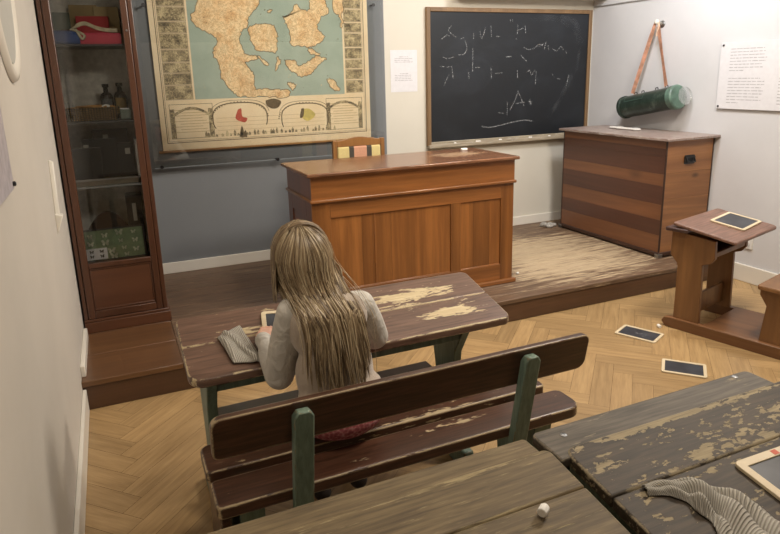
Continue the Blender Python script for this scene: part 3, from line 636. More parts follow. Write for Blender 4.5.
# ------------------------------------------------------------------ cabinet
K = 3.929; kx0, kx1, kd, kz1 = L0+.010, .197, .42, 2.35
tk_ = thing('display_cabinet', 'tall narrow dark red wooden display cabinet with glazed door against the left wall', 'cabinet', ((kx0+kx1)/2, K+kd/2, HP))
inner = plain('cabinet lining', (196, 192, 182), .8); innerw = M['cabx']
each('side_panel', [(kx0, kx0+.018, K+.022, K+kd, HP+.06, kz1), (kx1-.018, kx1, K+.022, K+kd, HP+.06, kz1)], M['cab'], tk_, bevel=.002)
obj('back_panel', box(nb(), kx0+.018, kx1-.018, K+kd-.012, K+kd, HP+.06, kz1), inner, tk_)
bm = nb(); box(bm, kx0, kx1, K+.0, K+kd, kz1, kz1+.04); obj('top_board', bm, M['cabx'], tk_, bevel=.004)
bm = nb(); box(bm, kx0-.002, kx1+.016, K-.014, K+kd, HP, HP+.065); box(bm, kx0-.002, kx1+.01, K-.008, K+kd, HP+.065, HP+.082); obj('plinth', bm, M['cabx'], tk_, bevel=.004)
bm = nb(); box(bm, kx0, kx0+.022, K-.002, K+.022, HP+.082, kz1); box(bm, kx1-.024, kx1, K-.002, K+.022, HP+.082, kz1); obj('face_frame', bm, M['cab'], tk_, bevel=.003)
ix0, ix1 = kx0+.062, kx1-.062
bm = nb(); box(bm, kx0+.024, ix0, K-.008, K+.018, HP+.085, kz1-.01); box(bm, ix1, kx1-.026, K-.008, K+.018, HP+.085, kz1-.01); box(bm, ix0, ix1, K-.008, K+.018, HP+.085, HP+.13); box(bm, ix0, ix1, K-.008, K+.018, .548, .578); box(bm, ix0, ix1, K-.008, K+.018, kz1-.07, kz1-.01)
dr = obj('door', bm, M['cab'], tk_, bevel=.004)
obj('lower_panel', box(nb(), ix0, ix1, K+.002, K+.012, HP+.13, .548), M['cabx'], dr)
bm = nb(); box(bm, ix0, ix1, K-.002, K+.006, .535, .548); box(bm, ix0, ix1, K-.002, K+.006, HP+.13, HP+.143); box(bm, ix0, ix0+.01, K-.002, K+.006, HP+.143, .535); box(bm, ix1-.01, ix1, K-.002, K+.006, HP+.143, .535); obj('bead', bm, M['cab'], dr, bevel=.003)
obj('glass_pane', box(nb(), ix0-.004, ix1+.004, K+.004, K+.008, .574, kz1-.068), glass('cabinet glass', (.97, .98, .98), 1.45, .01, 1.2), dr)
p = aty(135, 27, K); obj('keyhole', lathe(nb(), [(.006, 0), (.006, .003)], (kx1-.042, K-.008, 1.87), (0, -1, 0), 12), M['steel'], dr)
obj('base_board', box(nb(), kx0+.018, kx1-.018, K+.02, K+kd-.012, .545, .563), innerw, tk_)
sy = K+.06
def xk(px, y): return aty(px, y, sy).x
SH = {}
for nm, pz in (('upper', 44), ('middle', 121), ('lower', 186)):
    z = aty(100, pz, K+.03).z; SH[nm] = z
    obj('shelf', box(nb(), kx0+.019, kx1-.019, K+.03, K+kd-.014, z-.012, z), plain('shelf dark edge '+nm, (64, 66, 68) if nm != 'lower' else (140, 142, 142), .3), tk_, bevel=.001)
zb_ = .563
# contents
def put(name, bm, mat, label, cat, group=None, loc=None, **k):
    o = obj(name, bm, mat, loc=loc, **k); return tagp(o, label, cat, group)
zu, zm, zl = SH['upper'], SH['middle'], SH['lower']
# upper shelf
put('folded_cloth', box(nb(), kx0+.035, -.075, K+.07, K+.25, zu, zu+.075), cloth('blue cloth', (54, 74, 122), (80, 104, 156)), 'folded dark blue cloth on the top cabinet shelf', 'cloth', loc=(-.15, K+.15, zu), bevel=.02, seg=4)
put('box', box(nb(), -.085, .125, K+.07, K+.26, zu, zu+.062), cloth('pink red linen', (192, 62, 84), (216, 92, 110)), 'flat pinkish red box lying on the top cabinet shelf', 'box', loc=(0, K+.15, zu), bevel=.004)
bm = box(nb(), -.10, .075, -.012, .012, 0, .17); M_ = Matrix.Translation((0, K+.30, zu)) @ Matrix.Rotation(-.15, 4, 'X')
for v_ in bm.verts: v_.co = M_ @ v_.co
put('folder', bm, cloth('red folder', (176, 62, 66), (204, 84, 84)), 'upright dull red folder leaning behind the flat box on the top shelf', 'folder', loc=(0, K+.3, zu), bevel=.002)
for i, (a, b, h, c, lb) in enumerate(((-.22, -.13, .19, (104, 116, 104), 'grey green folder standing at the left end of the top cabinet shelf'), (-.13, .02, .235, (176, 154, 112), 'tan card folder standing tall at the back of the top cabinet shelf'), (.0, .135, .225, (186, 166, 124), 'paler tan folder at the right back of the top cabinet shelf'))):
    put('folder', box(nb(), a, b, K+.335+.02*(i % 2), K+.35+.02*(i % 2), zu, zu+h), cloth('card %d' % i, tuple(x*.9 for x in c), c), lb, 'folder', loc=((a+b)/2, K+.345, zu), bevel=.002)
bm = nb(); lathe(bm, [(.03, 0), (.035, .02), (.024, .05), (.02, .07), (.028, .09)], (-.155, K+.27, zu+.0), (0, 0, 1), 16)
for q in range(3): pass
put('leather_pouch', bm, plain('brown leather', (96, 62, 40), .6, nz=.2), 'small brown leather pouch behind the blue cloth on the top shelf', 'pouch', loc=(-.155, K+.27, zu), smooth=True)
bm = nb()
for dz, ph in ((0, 0), (.006, .4), (.012, .9)):
    pts = [(-.13+.03*ph, K+.10, zu+.078+dz), (-.09, K+.09, zu+.095+dz), (-.05, K+.085, zu+.105+dz), (.0, K+.10, zu+.085+dz), (.05, K+.09, zu+.072+dz), (.11, K+.1, zu+.07+dz)]
    tube(bm, catmull(pts, 5), .005, 7)
tube(bm, catmull([(-.12, K+.08, zu+.08), (-.085, K+.075, zu+.065), (-.06, K+.06, zu+.045), (-.075, K+.058, zu+.03), (-.10, K+.07, zu+.08)], 6), .007, 7)
put('rope', bm, plain('cream cord', (206, 196, 168), .8), 'cream cord coiled over the blue cloth and flat red box', 'cord', loc=(-.05, K+.09, zu+.06), smooth=True)
# middle shelf: bottles, basket, small glasses
def bottle(x, y, h, mat, label, lab_mat):
    tb_ = thing('bottle', label, 'bottle', (x, y, zm), 0, 'old bottles on the middle cabinet shelf')
    obj('body', lathe(nb(), [(.034, 0), (.036, .006), (.036, h*.62), (.028, h*.72), (.014, h*.77), (.013, h*.9), (.019, h*.91), (.019, h)], (x, y, zm), (0, 0, 1), 24), mat, tb_, smooth=True)
    bm = nb(); rg = []
    for z in (h*.14, h*.58): rg.append([bm.verts.new((x+.0366*math.sin(a), y-.0366*math.cos(a), zm+z)) for a in [-.9+1.8*i/10 for i in range(11)]])
    for i in range(10): bm.faces.new((rg[0][i], rg[0][i+1], rg[1][i+1], rg[1][i]))
    obj('paper_label', bm, lab_mat, tb_)
dkgl = plain('dark glass', (26, 28, 26), .12)
bottle(.01, K+.25, .20, dkgl, 'dark bottle with a grey label, left of the two behind the wicker basket', plain('grey label', (80, 84, 84), .6))
bottle(.085, K+.25, .205, dkgl, 'dark bottle with a tan label, right of the two behind the wicker basket', plain('tan label', (150, 126, 76), .6))
t = MT('wicker'); v = t.coord(); a = t.n('TexWave', {'Vector': v, 'Scale': 28.0, 'Distortion': 3.0, 'Detail': 2.0}, bands_direction='Z').outputs[1]; b = t.n('TexWave', {'Vector': v, 'Scale': 22.0, 'Distortion': 1.0}, bands_direction='X').outputs[1]
M['wicker'] = t.bsdf(t.ramp(t.math('MULTIPLY', a, b), [(.0, (44, 34, 22)), (.5, (116, 92, 56)), (.9, (158, 124, 66))]), .6, t.math('ADD', a, b), .8, .003)
bk = thing('wicker_basket', 'shallow brown wicker basket with thin sticks on the middle cabinet shelf', 'basket', (-.05, K+.13, zm))
bm = nb(); x0, x1, y0, y1 = -.205, .065, K+.06, K+.19
for i in range(5):
    pass
rg = []
for (ins, z) in ((.012, 0), (.0, .066), (.006, .066), (.018, .008)): rg.append([bm.verts.new((a, b, zm+z)) for a, b in rrect(x0+ins, x1-ins, y0+ins, y1-ins, (.02,)*4, 3)])
n_ = len(rg[0])
for i in range(3):
    for k in range(n_): bm.faces.new((rg[i][k], rg[i][(k+1) % n_], rg[i+1][(k+1) % n_], rg[i+1][k]))
bm.faces.new(rg[0][::-1]); bm.faces.new(rg[3]); obj('basket_body', bm, M['wicker'], bk)
bm = nb(); pts = [(a, b, zm+.068) for a, b in rrect(x0, x1, y0, y1, (.02,)*4, 3)]; pts.append(pts[0]); tube(bm, pts, .006, 8); obj('rim', bm, M['wicker'], bk, smooth=True)
M['wick2'] = plain('wicker stick', (176, 128, 62), .6)
for i, (a, b, z) in enumerate(((-.18, .05, .074), (-.16, .04, .078), (-.15, -.02, .082))):
    put('wooden_stick', tube(nb(), [(a, K+.115-.02*i, zm+z), (b, K+.10+.02*i, zm+z+.001)], .0035, 7), M['wick2'], 'thin wooden stick laid across the wicker basket', 'stick', 'sticks on the wicker basket', loc=((a+b)/2, K+.11, zm+z))
put('glass_tray', box(nb(), .07, .13, K+.06, K+.17, zm, zm+.058), plain('greenish glass', (112, 124, 116), .2), 'grey green glass block at the right end of the middle shelf', 'glass block', loc=(.1, K+.1, zm), bevel=.006)
tu = tube(nb(), catmull([(-.02, K+.052+.012, zm+.079), (.0, K+.06, zm+.086), (.018, K+.065, zm+.08), (.005, K+.07, zm+.076)], 5), .004, 7)
put('string', tu, M['chalk'], 'small loop of white string on the rim of the wicker basket', 'string', loc=(0, K+.065, zm+.08), smooth=True)
put('paper_slip', box(nb(), .072, .12, K+.07, K+.1, zm+.058, zm+.064), M['sheet'], 'small white slip on the grey green glass block', 'slip', loc=(.1, K+.085, zm+.058))
for i, (x, h) in enumerate(((-.205, .10), (-.17, .085))):
    put('glass_jar', lathe(nb(), [(.016, 0), (.016, h*.6), (.006, h*.75), (.006, h*.9), (.011, h)], (x, K+.25, zm), (0, 0, 1), 16), plain('frosted glass %d' % i, (170, 172, 166), .2), ['small frosted glass jar at the left end of the middle shelf', 'shorter frosted glass jar beside the left one on the middle shelf'][i], 'jar', 'small jars on the middle cabinet shelf', loc=(x, K+.25, zm), smooth=True)
# lower shelf: black cases, paper stack
M['case'] = cloth('black case cloth', (20, 21, 22), (32, 33, 34)); M['caselab'] = plain('case label', (150, 148, 138), .7)
for i, (a, b, y, h, lx, lb) in enumerate(((-.235, -.06, K+.12, .20, -.02, ''), (-.155, .03, K+.17, .245, 0, 'x'), (-.095, .10, K+.22, .295, .0, 'x'), (.03, .12, K+.15, .215, .02, 'x'))):
    tt = thing('book_case', ['black cloth case at the left front of the lower cabinet shelf', 'black case with a square label, second from the left on the lower shelf', 'tallest black case with a square label on the lower shelf', 'narrow black case with a label at the right end of the lower shelf'][i], 'case', ((a+b)/2, y, zl), 0, 'black cases on the lower cabinet shelf')
    obj('case', box(nb(), a, b, y, y+.035, zl+.03, zl+.03+h-.02), M['case'], tt, bevel=.002)
    if lb:
        lx_ = {1: -.135, 2: -.025, 3: .085}[i]; obj('case_label', box(nb(), lx_-.014, lx_+.014, y-.001, y+.001, zl+h-.055, zl+h-.02), M['caselab'], tt, label='small pale label')
put('paper_stack', box(nb(), -.21, .125, K+.05, K+.28, zl+.0, zl+.03), plain('stacked paper', (120, 108, 92), .7), 'flat stack of brown edged papers under the black cases', 'papers', loc=(-.04, K+.15, zl), bevel=.003)
put('metal_ruler', box(nb(), -.225, .128, K+.037, K+.045, zl+.03, zl+.04), M['steel'], 'thin metal strip along the front of the lower cabinet shelf', 'strip', loc=(-.05, K+.04, zl+.03))
put('white_board_strip', box(nb(), .127, .137, K+.05, K+.26, zl+.03, zl+.25), M['white'], 'white card standing against the right side of the lower shelf', 'card', loc=(.13, K+.15, zl))
# bottom compartment
bm = nb(); poly = [(-.21, K+.28, zb_), (.045, K+.28, zb_)]+[(.045-.02*i, K+.28, zb_+.10+.16*math.sin(PI*(i+1)/14)**.8) for i in range(13)]
prism(bm, poly, (0, .02, 0)); put('wooden_shield', bm, plain('dark brown leather', (52, 32, 26), .5), 'dark brown arched board at the back of the cabinet bottom', 'board', loc=(-.08, K+.29, zb_), bevel=.004)
tt = thing('archive_box', 'black box with a pale label upright at the right of the cabinet bottom', 'box', (.085, K+.2, zb_))
obj('box_body', box(nb(), .04, .132, K+.2, K+.33, zb_, zb_+.36), M['case'], tt, bevel=.002); obj('box_label', box(nb(), .072, .094, K+.198, K+.2005, zb_+.2, zb_+.31), M['caselab'], tt)
tf = thing('butterfly_frame', 'framed green specimen tray of pale pinned butterflies at the bottom of the cabinet', 'specimen frame', (-.05, K+.1, zb_))
MF = Matrix.Translation((-.052, K+.085, zb_)) @ Matrix.Rotation(-.2, 4, 'X'); fw, fh = .165, .185
obj('backing', box(nb(), -fw, fw, 0, .012, 0.005, fh, M=MF), plain('specimen green', (112, 130, 98), .8), tf)
bm = nb(); box(bm, -fw-.008, fw+.008, -.006, .014, 0, .01, M=MF); box(bm, -fw-.008, fw+.008, -.006, .014, fh-.002, fh+.008, M=MF); box(bm, -fw-.008, -fw+.002, -.006, .014, .01, fh-.002, M=MF); box(bm, fw-.002, fw+.008, -.006, .014, .01, fh-.002, M=MF); obj('frame', bm, M['black'], tf)
obj('white_card', box(nb(), -.158, -.045, -.0015, 0.0005, .012, .078, M=MF), M['sheet'], tf)
M['bfly'] = plain('butterfly', (222, 224, 196), .8, nz=.2); M['bfd'] = plain('butterfly dark', (60, 62, 50), .8)
def butterfly(x, z, s, mat):
    bm = nb()
    for sg in (-1, 1):
        for poly in ([(0, .1), (.55, .9), (1.1, .8), (.9, .15), (.1, -.05)], [(.05, 0), (.8, .0), (.75, -.6), (.35, -.75), (.05, -.15)]):
            vs = [bm.verts.new(MF @ Vector((x+sg*a*s, -.004-abs(a)*s*.15, z+b*s))) for a, b in poly]; bm.faces.new(vs if sg > 0 else vs[::-1])
    bmesh.ops.solidify(bm, geom=bm.faces[:], thickness=.0008)
    return bm
fi = 0
for (x, z) in [(-.13, .15), (-.05, .15), (.03, .16), (.11, .155), (-.13, .105), (-.05, .105), (.035, .11), (.115, .105), (-.02, .055), (.05, .065), (.115, .05), (-.01, .022), (.06, .025)]:
    obj('butterfly', butterfly(x, z, .013+.004*(fi % 3), M['bfly']), M['bfly'], tf); fi += 1
for (x, z) in [(-.13, .058), (-.075, .058), (-.13, .03), (-.075, .03)]: obj('butterfly', butterfly(x, z, .011, M['bfd']), M['bfd'], tf, label='dark butterfly')
# ------------------------------------------------------------------ girl's table and bench
bx_a, bx_b = .137, 1.378
seatpaint = dict(p1=(62, 40, 28), p2=(82, 54, 40), under=(186, 164, 126), rough=.3)
tg = thing('school_desk', 'long brown school desk with worn paint and green legs that the girl is sitting at', 'desk', (.75, 2.16, 0))
og = (.75, 2.16, 0)
M['gtop'] = worn('worn mauve brown desk paint', (92, 70, 58), (114, 88, 74), (212, 196, 158), 'x', .84,
  [(1.08, 2.245, .34, .06, .42), (1.18, 2.085, .28, .055, .40), (.85, 2.2, .3, .06, .22), (.42, 2.20, .30, .04, .34), (.6, 2.28, .4, .06, .2), (1.12, 2.16, .34, .16, .16), (.35, 2.31, .3, .04, .12), (.3, 2.08, .12, .1, .05)], og, edge=.30, rough=.36, fine=7, across=5, soft=.05, under2=(176, 154, 116))
y0, y1, z0_, z1_ = 1.975, 2.35, .650, .737
sl = (z1_-z0_)/(y1-y0)
def slab(bm, outline, zf, th):
    a = [bm.verts.new((x, y, zf(y))) for x, y in outline]; b = [bm.verts.new((x, y, zf(y)-th)) for x, y in outline]; n = len(a)
    bm.faces.new(a); bm.faces.new(b[::-1])
    for i in range(n): bm.faces.new((a[i], b[i], b[(i+1) % n], a[(i+1) % n]))
    return bm
zf = lambda y: z0_+(y-y0)*sl
bm = nb(); ym = 2.165
slab(bm, rrect(bx_a, bx_b, y0, ym-.001, (.05, .035, 0, 0)), zf, .032); slab(bm, rrect(bx_a, bx_b, ym, y1, (0, 0, .03, .03)), zf, .032)
obj('desktop', bm, M['gtop'], tg, bevel=.007, seg=3)
obj('apron', box(nb(), .2, 1.19, 2.03, 2.052, .57, .635), M['green'], tg, bevel=.003); obj('apron', box(nb(), .2, 1.19, 2.29, 2.31, .61, .685), M['green'], tg, bevel=.003)
for x in (.192, 1.168):
    bm = nb(); prism(bm, [(x, 2.0, .62), (x, 2.33, .695), (x, 2.27, .52), (x, 2.22, .3), (x, 2.24, .09), (x, 2.06, .09), (x, 2.10, .3), (x, 2.07, .5)], (.036, 0, 0)); obj('leg', bm, M['green'], tg, bevel=.004)
    obj('foot_runner', box(nb(), x-.004, x+.044, 1.98, 2.42, 0, .09), M['green'], tg, bevel=.01)
M['bplank'] = worn('dark brown plank paint', axis='x', thr=.9, edge=.34, **seatpaint)
obj('shelf_board', box(nb(), .23, 1.165, 2.13, 2.32, .325, .36), plain('dark shelf paint', (36, 25, 20), .4), tg, bevel=.006)
# bench
tbn = thing('school_bench', 'dark brown wooden bench with green posts that the girl is sitting on', 'bench', (.78, 1.75, 0)); ob = (.78, 1.75, 0)
M['seatw'] = worn('worn seat paint', axis='x', thr=.86, patches=[(1.12, 1.86, .3, .07, .32), (.3, 1.84, .25, .06, .07), (.85, 1.80, .6, .02, .28), (.98, 1.71, .25, .035, .26), (.25, 1.66, .12, .05, .09)], org=ob, edge=.38, ewid=.010, fine=7, across=5, **seatpaint)
bm = nb(); slab(bm, rrect(.146, 1.435, 1.606, 1.748, (.02, .05, .03, .02)), lambda y: .43, .042); obj('seat_plank', bm, M['seatw'], tbn, bevel=.008, seg=3)
bm = nb(); slab(bm, rrect(.143, 1.41, 1.79, 1.955, (.02, .02, .03, .03)), lambda y: .43, .042); obj('seat_plank', bm, M['seatw'], tbn, bevel=.008, seg=3)
# back board leans towards the camera
M['backw'] = worn('worn back board paint', axis='x', thr=.90, org=ob, edge=.44, fine=7, ewid=.012, **seatpaint)
def lean(z): return 1.604-(z-.43)*.19
bm = nb(); out = [(x, z) for x, z in rrect(.146, 1.40, .60, .735, (.02, .035, .03, .03))]
a = [bm.verts.new((x, lean(z), z)) for x, z in out]; b = [bm.verts.new((x, lean(z)+.03, z)) for x, z in out]
bm.faces.new(a); bm.faces.new(b[::-1])
for i in range(len(a)): bm.faces.new((a[i], b[i], b[(i+1) % len(a)], a[(i+1) % len(a)]))
obj('backrest', bm, M['backw'], tbn, bevel=.007, seg=3)
for x in (.362, 1.118):
    bm = nb(); w = .058; zt = .715
    out = [(x, .06), (x+w, .06), (x+w, zt-.018), (x+w-.012, zt), (x+.012, zt), (x, zt-.018)]
    a = [bm.verts.new((p, lean(q)-.034, q)) for p, q in out]; b = [bm.verts.new((p, lean(q)-.001, q)) for p, q in out]
    bm.faces.new(a); bm.faces.new(b[::-1])
    for i in range(len(a)): bm.faces.new((a[i], b[i], b[(i+1) % len(a)], a[(i+1) % len(a)]))
    obj('back_post', bm, M['green'], tbn, bevel=.004)
for x in (.215, 1.27):
    bm = nb(); prism(bm, [(x, 1.66, .388), (x, 1.93, .388), (x, 1.90, .09), (x, 1.69, .09)], (.075, 0, 0)); obj('leg', bm, M['green'], tbn, bevel=.004)
    obj('foot_runner', box(nb(), x-.01, x+.085, 1.58, 1.965, 0, .09), M['bplank'], tbn, bevel=.01)
for x in (.33, 1.175): obj('foot_runner', box(nb(), x, x+.05, 1.58, 1.96, .0, .06), M['bplank'], tbn, bevel=.006)
obj('end_board', box(nb(), .158, .19, 1.66, 1.94, .0, .388), M['bplank'], tbn, bevel=.006)
# second-row foot boards on the floor
# ------------------------------------------------------------------ near desks
def neardesk(name, label, x0, x1, yf, ys, mstrip, mmain, mx0, mx1, corner, split):
    tn = thing(name, label, 'desk', ((x0+x1)/2, .85, 0))
    bm = nb(); slab(bm, rrect(x0, x1, ys-.03, yf, (0, 0, corner, corner)), lambda y: .712, .028); obj('ledge', bm, mstrip, tn, bevel=.006, seg=3)
    zz = lambda y: .718-(ys-y)*.13
    bm = nb(); slab(bm, rrect(mx0, mx1, split+.0008, ys, (0, 0, .02, .03)), zz, .032); slab(bm, rrect(mx0, mx1, .5, split-.0008, (.05, .05, 0, 0)), zz, .032)
    obj('desktop', bm, mmain, tn, bevel=.006, seg=3)
    obj('apron', box(nb(), x0+.06, x1-.06, yf-.07, yf-.045, .58, .682), M['green'], tn, bevel=.003)
    for x in (x0+.06, x1-.11):
        bm = nb(); prism(bm, [(x, .56, .60), (x, yf-.08, .675), (x, yf-.12, .09), (x, .68, .09)], (.05, 0, 0)); obj('leg', bm, M['green'], tn, bevel=.004)
        obj('foot_runner', box(nb(), x-.004, x+.054, .55, yf-.05, 0, .09), M['green'], tn, bevel=.01)
    return tn, zz
oL = (.36, .85, 0); oR = (1.29, .85, 0)
M['nL'] = worn('bare olive desk wood', (84, 70, 48), (112, 96, 68), (168, 152, 116), 'x', .66, [(.55, 1.085, .6, .022, .22), (.7, .9, .3, .1, .08)], oL, edge=.12, rough=.62, soft=.25, fine=5, across=10, bump=.7)
M['nLs'] = worn('bare olive ledge wood', (90, 76, 54), (118, 102, 74), (172, 156, 120), 'x', .68, [], oL, edge=.12, rough=.62, soft=.25, fine=5, across=10, bump=.7)
M['nR'] = worn('peeling grey brown desk paint', (48, 40, 31), (72, 61, 48), (166, 152, 124), 'x', .72,
   [(1.3, 1.06, .8, .022, .35), (.915, .95, .02, .2, .25), (1.25, .935, .4, .045, .2), (1.45, .99, .35, .07, .18), (1.15, 1.0, .3, .05, .10), (1.4, .9, .35, .04, .18), (1.3, .80, .12, .06, .2), (1.1, .885, .3, .018, .16)], oR, edge=.18, rough=.62, soft=.05, fine=11, across=2.0, bump=.7)
M['nRs'] = worn('worn grey ledge', (72, 66, 57), (98, 90, 79), (150, 138, 118), 'x', .74, [(1.55, 1.13, .15, .05, .05)], oR, edge=.2, rough=.6, soft=.12, fine=7, across=5)
_, zL = neardesk('school_desk', 'near olive brown worn desk with a chalk stub, left of the peeling desk', -.15, .853, 1.158, 1.09, M['nLs'], M['nL'], -.15, .872, .012, .955)
_, zR = neardesk('school_desk', 'near grey brown desk with peeling paint, holding a ribbed cloth and slate', .876, 1.66, 1.168, 1.072, M['nRs'], M['nR'], .902, 1.70, .02, .905)
for qx, qy in ((563.5, 435), (735, 377)):
    p = atz(qx, qy, .712)
    o = obj('screw', lathe(nb(), [(.0085, 0), (.0085, .0012), (.004, .002)], (p.x, p.y, .712), (0, 0, 1), 16), M['steel'], bpy.data.objects['school_desk.002'])
tf2 = thing('foot_board', 'grey worn foot board on the floor between the bench and the near desks', 'foot board', (.9, 1.42, 0))
M['footw'] = worn('foot board', (80, 66, 50), (100, 84, 62), (140, 124, 96), 'x', .6, rough=.6, soft=.1)
bm = box(nb(), .12, 1.36, 1.24, 1.40, .085, .11); obj('board', bm, M['footw'], tf2, bevel=.004)
for x in (.25, 1.28): obj('bearer', box(nb(), x, x+.05, 1.2, 1.44, 0, .085), M['footw'], tf2, bevel=.004)
# ------------------------------------------------------------------ slates
M['sl_f'] = wood('slate frame wood', (196, 178, 144), (222, 208, 180), 'x', 1.5, .5, 0, .1, .1); M['sl'] = plain('slate', (52, 54, 60), .45, nz=.25, scale=9)
def slate(label, M4, w, h, fw=.017, marks=(), red=False, group='small wooden framed slates'):
    loc = M4.translation; tt = bpy.data.objects.new('slate', None); COL.objects.link(tt); tt.empty_display_size = .03
    tt.matrix_world = M4; WM[tt.name] = M4; tagp(tt, label, 'slate', group)
    bm = nb(); n = rrect(-w/2, w/2, -h/2, h/2, (.014,)*4, 4)
    rg = [[bm.verts.new((x, y, z)) for x, y in rrect(-w/2+i, w/2-i, -h/2+i, h/2-i, (max(.014-i, .002),)*4, 4)] for i, z in ((0, 0), (0, .009), (fw, .009), (fw, .005))]
    k = len(rg[0])
    for i in range(3):
        for j in range(k): bm.faces.new((rg[i][j], rg[i][(j+1) % k], rg[i+1][(j+1) % k], rg[i+1][j]))
    bm.faces.new(rg[0][::-1]); obj('frame', bm, M['sl_f'], tt, local=True, bevel=.0015)
    bm = nb(); box(bm, -w/2+fw, w/2-fw, -h/2+fw, h/2-fw, .0035, .0058); obj('writing_surface', bm, M['sl'], tt, local=True)
    if marks:
        bm = nb()
        for s in marks: ribbon(bm, catmull([(x, y, .0062) for x, y in s], 4), .003, (0, 0, 1))
        obj('chalk_marks', bm, M['chalkm'], tt, local=True)
    if red:
        bm = nb(); box(bm, -.009, .009, h/2-fw+.003, h/2-.004, .009, .0094); obj('red_mark', bm, plain('red print', (196, 92, 66), .6), tt, local=True)
    return tt
def place(cx, cy, cz, ang, tilt=None):
    m = Matrix.Translation((cx, cy, cz)) @ (tilt or Matrix.Identity(4)) @ Matrix.Rotation(ang, 4, 'Z'); return m
def fit(px4, z, zoff=0):
    P = [atz(x, y, z) for x, y in px4]; c = sum(P, Vector())/4; ux = ((P[1]-P[0])+(P[2]-P[3]))/2; uy = ((P[3]-P[0])+(P[2]-P[1]))/2
    return c, math.atan2(ux.y, ux.x), ux.length, uy.length
c, a, w, h = fit([(614.5, 333), (625.5, 325), (664.5, 335), (653.5, 345.5)], 0)   # long side is second
slate('wooden framed slate with faint chalk marks on the parquet, nearer the platform', place(c.x, c.y, 0, a), .17, .25, marks=[[(-.02, .02), (.0, .0), (.02, -.03)], [(.01, .03), (-.01, -.02)], [(-.03, -.03), (.03, -.05)]])
c, a, w, h = fit([(664, 375), (664.3, 357.5), (703.5, 363), (704.5, 382)], 0)
slate('wooden framed slate lying on the parquet just beyond the near desk', place(c.x, c.y, 0, a), .17, .225)
# slate held by the girl
ta = math.atan(sl); zc = zf(2.20)
slate('wooden framed slate on the desk in front of the girl', Matrix.Translation((.525, 2.20, zc+.002)) @ Matrix.Rotation(ta, 4, 'X') @ Matrix.Rotation(-.18, 4, 'Z'), .19, .15)
ta2 = math.atan(.13); s0 = Vector((1.255, .898, 0)); uu = (Vector((1.44, .985, 0))-s0).normalized()
# near slate: left corner at (732,460)
p0 = atz(732.5, 461, zR(.9)+.008); p1 = atz(780, 443, zR(.93)+.008); p2 = atz(780, 495, zR(.8)+.008)
ax_ = (p1-p0).normalized(); an = math.atan2(ax_.y, ax_.x); dn = (p2-p0).normalized()
W_, H_ = .25, .19
cc = p0+Vector((math.cos(an), math.sin(an), 0))*W_/2+Vector((math.sin(an), -math.cos(an), 0))*H_/2
slate('wooden framed slate with a small red mark on the near grey brown desk', Matrix.Translation((cc.x, cc.y, zR(cc.y)+.001)) @ Matrix.Rotation(ta2, 4, 'X') @ Matrix.Rotation(an, 4, 'Z'), W_, H_, .022, red=True)
# ------------------------------------------------------------------ single desk on the right
RD = 15*PI/180; OD = Vector((3.085, 2.74, 0))
ts = thing('single_school_desk', 'small brown wooden single school desk with attached seat by the right wall', 'desk', tuple(OD), RD)
M['rd'] = wood('brown desk wood', (98, 66, 38), (146, 106, 66), 'z', 1, .4, .15, .1, knots=.8); M['rdy'] = wood('brown desk runner', (88, 58, 36), (132, 92, 58), 'y', 1, .4, .15, .1)
M['rtop'] = worn('reddish desk lid', (104, 76, 64), (130, 98, 84), (150, 116, 98), 'x', .8, edge=.1, rough=.38, soft=.12); M['rdark'] = wood('dark ledge', (50, 34, 32), (76, 54, 48), 'x', 1, .4)
def lob(name, bm, mat, bevel=.004, label=None, par=None): return obj(name, bm, mat, par or ts, bevel=bevel, local=True, label=label)
xl, xr = .03, .45
for x in (xl-.03, xr-.01):
    bm = nb(); prof = [(0, .05), (.0, .02), (.02, .0), (.03, 0)]
    poly = [(x, .035, .035), (x, .02, .06), (x, -.02, .068), (x, -.80, .068), (x, -.84, .05), (x, -.84, .0), (x, -.05, .0), (x, .015, .008)]
    prism(bm, poly, (.045, 0, 0)); lob('runner', bm, M['rdy'])
box_ = lambda *a: box(nb(), *a)
lob('foot_board', box_(xl+.01, xr-.005, -.62, -.22, .05, .068), M['rdy'], .002)
for x in (xl-.012, xr-.01):
    bm = nb(); prism(bm, [(x, -.03, .06), (x, -.03, .42), (x, .02, .47), (x, .02, .628), (x, -.245, .598), (x, -.25, .49), (x, -.225, .455), (x, -.18, .44), (x, -.19, .06)], (.03, 0, 0)); lob('side_panel', bm, M['rd'])
lob('back_board', box_(xl+.018, xr-.01, -.03, -.01, .40, .60), M['rd'], .002); lob('stretcher', box_(xl+.018, xr-.01, -.14, -.12, .10, .23), M['rd'], .003)
lob('book_shelf', box_(xl+.018, xr-.01, -.24, -.03, .50, .51), M['rdark'], .002)
bm = nb(); box(bm, xl+.018, xr-.01, -.245, -.225, .495, .525); lob('front_rail', bm, M['rd'])
bm = nb(); slab(bm, rrect(-.035, .53, -.10, .04, (0, 0, .01, .01)), lambda y: .652, .022); lob('ledge', bm, M['rdark'])
zlid = lambda y: .685+(y)*.16
bm = nb(); slab(bm, rrect(-.02, .56, -.375, 0, (.012, .03, .02, .012)), zlid, .02); ld = lob('lid', bm, M['rtop'], .005)
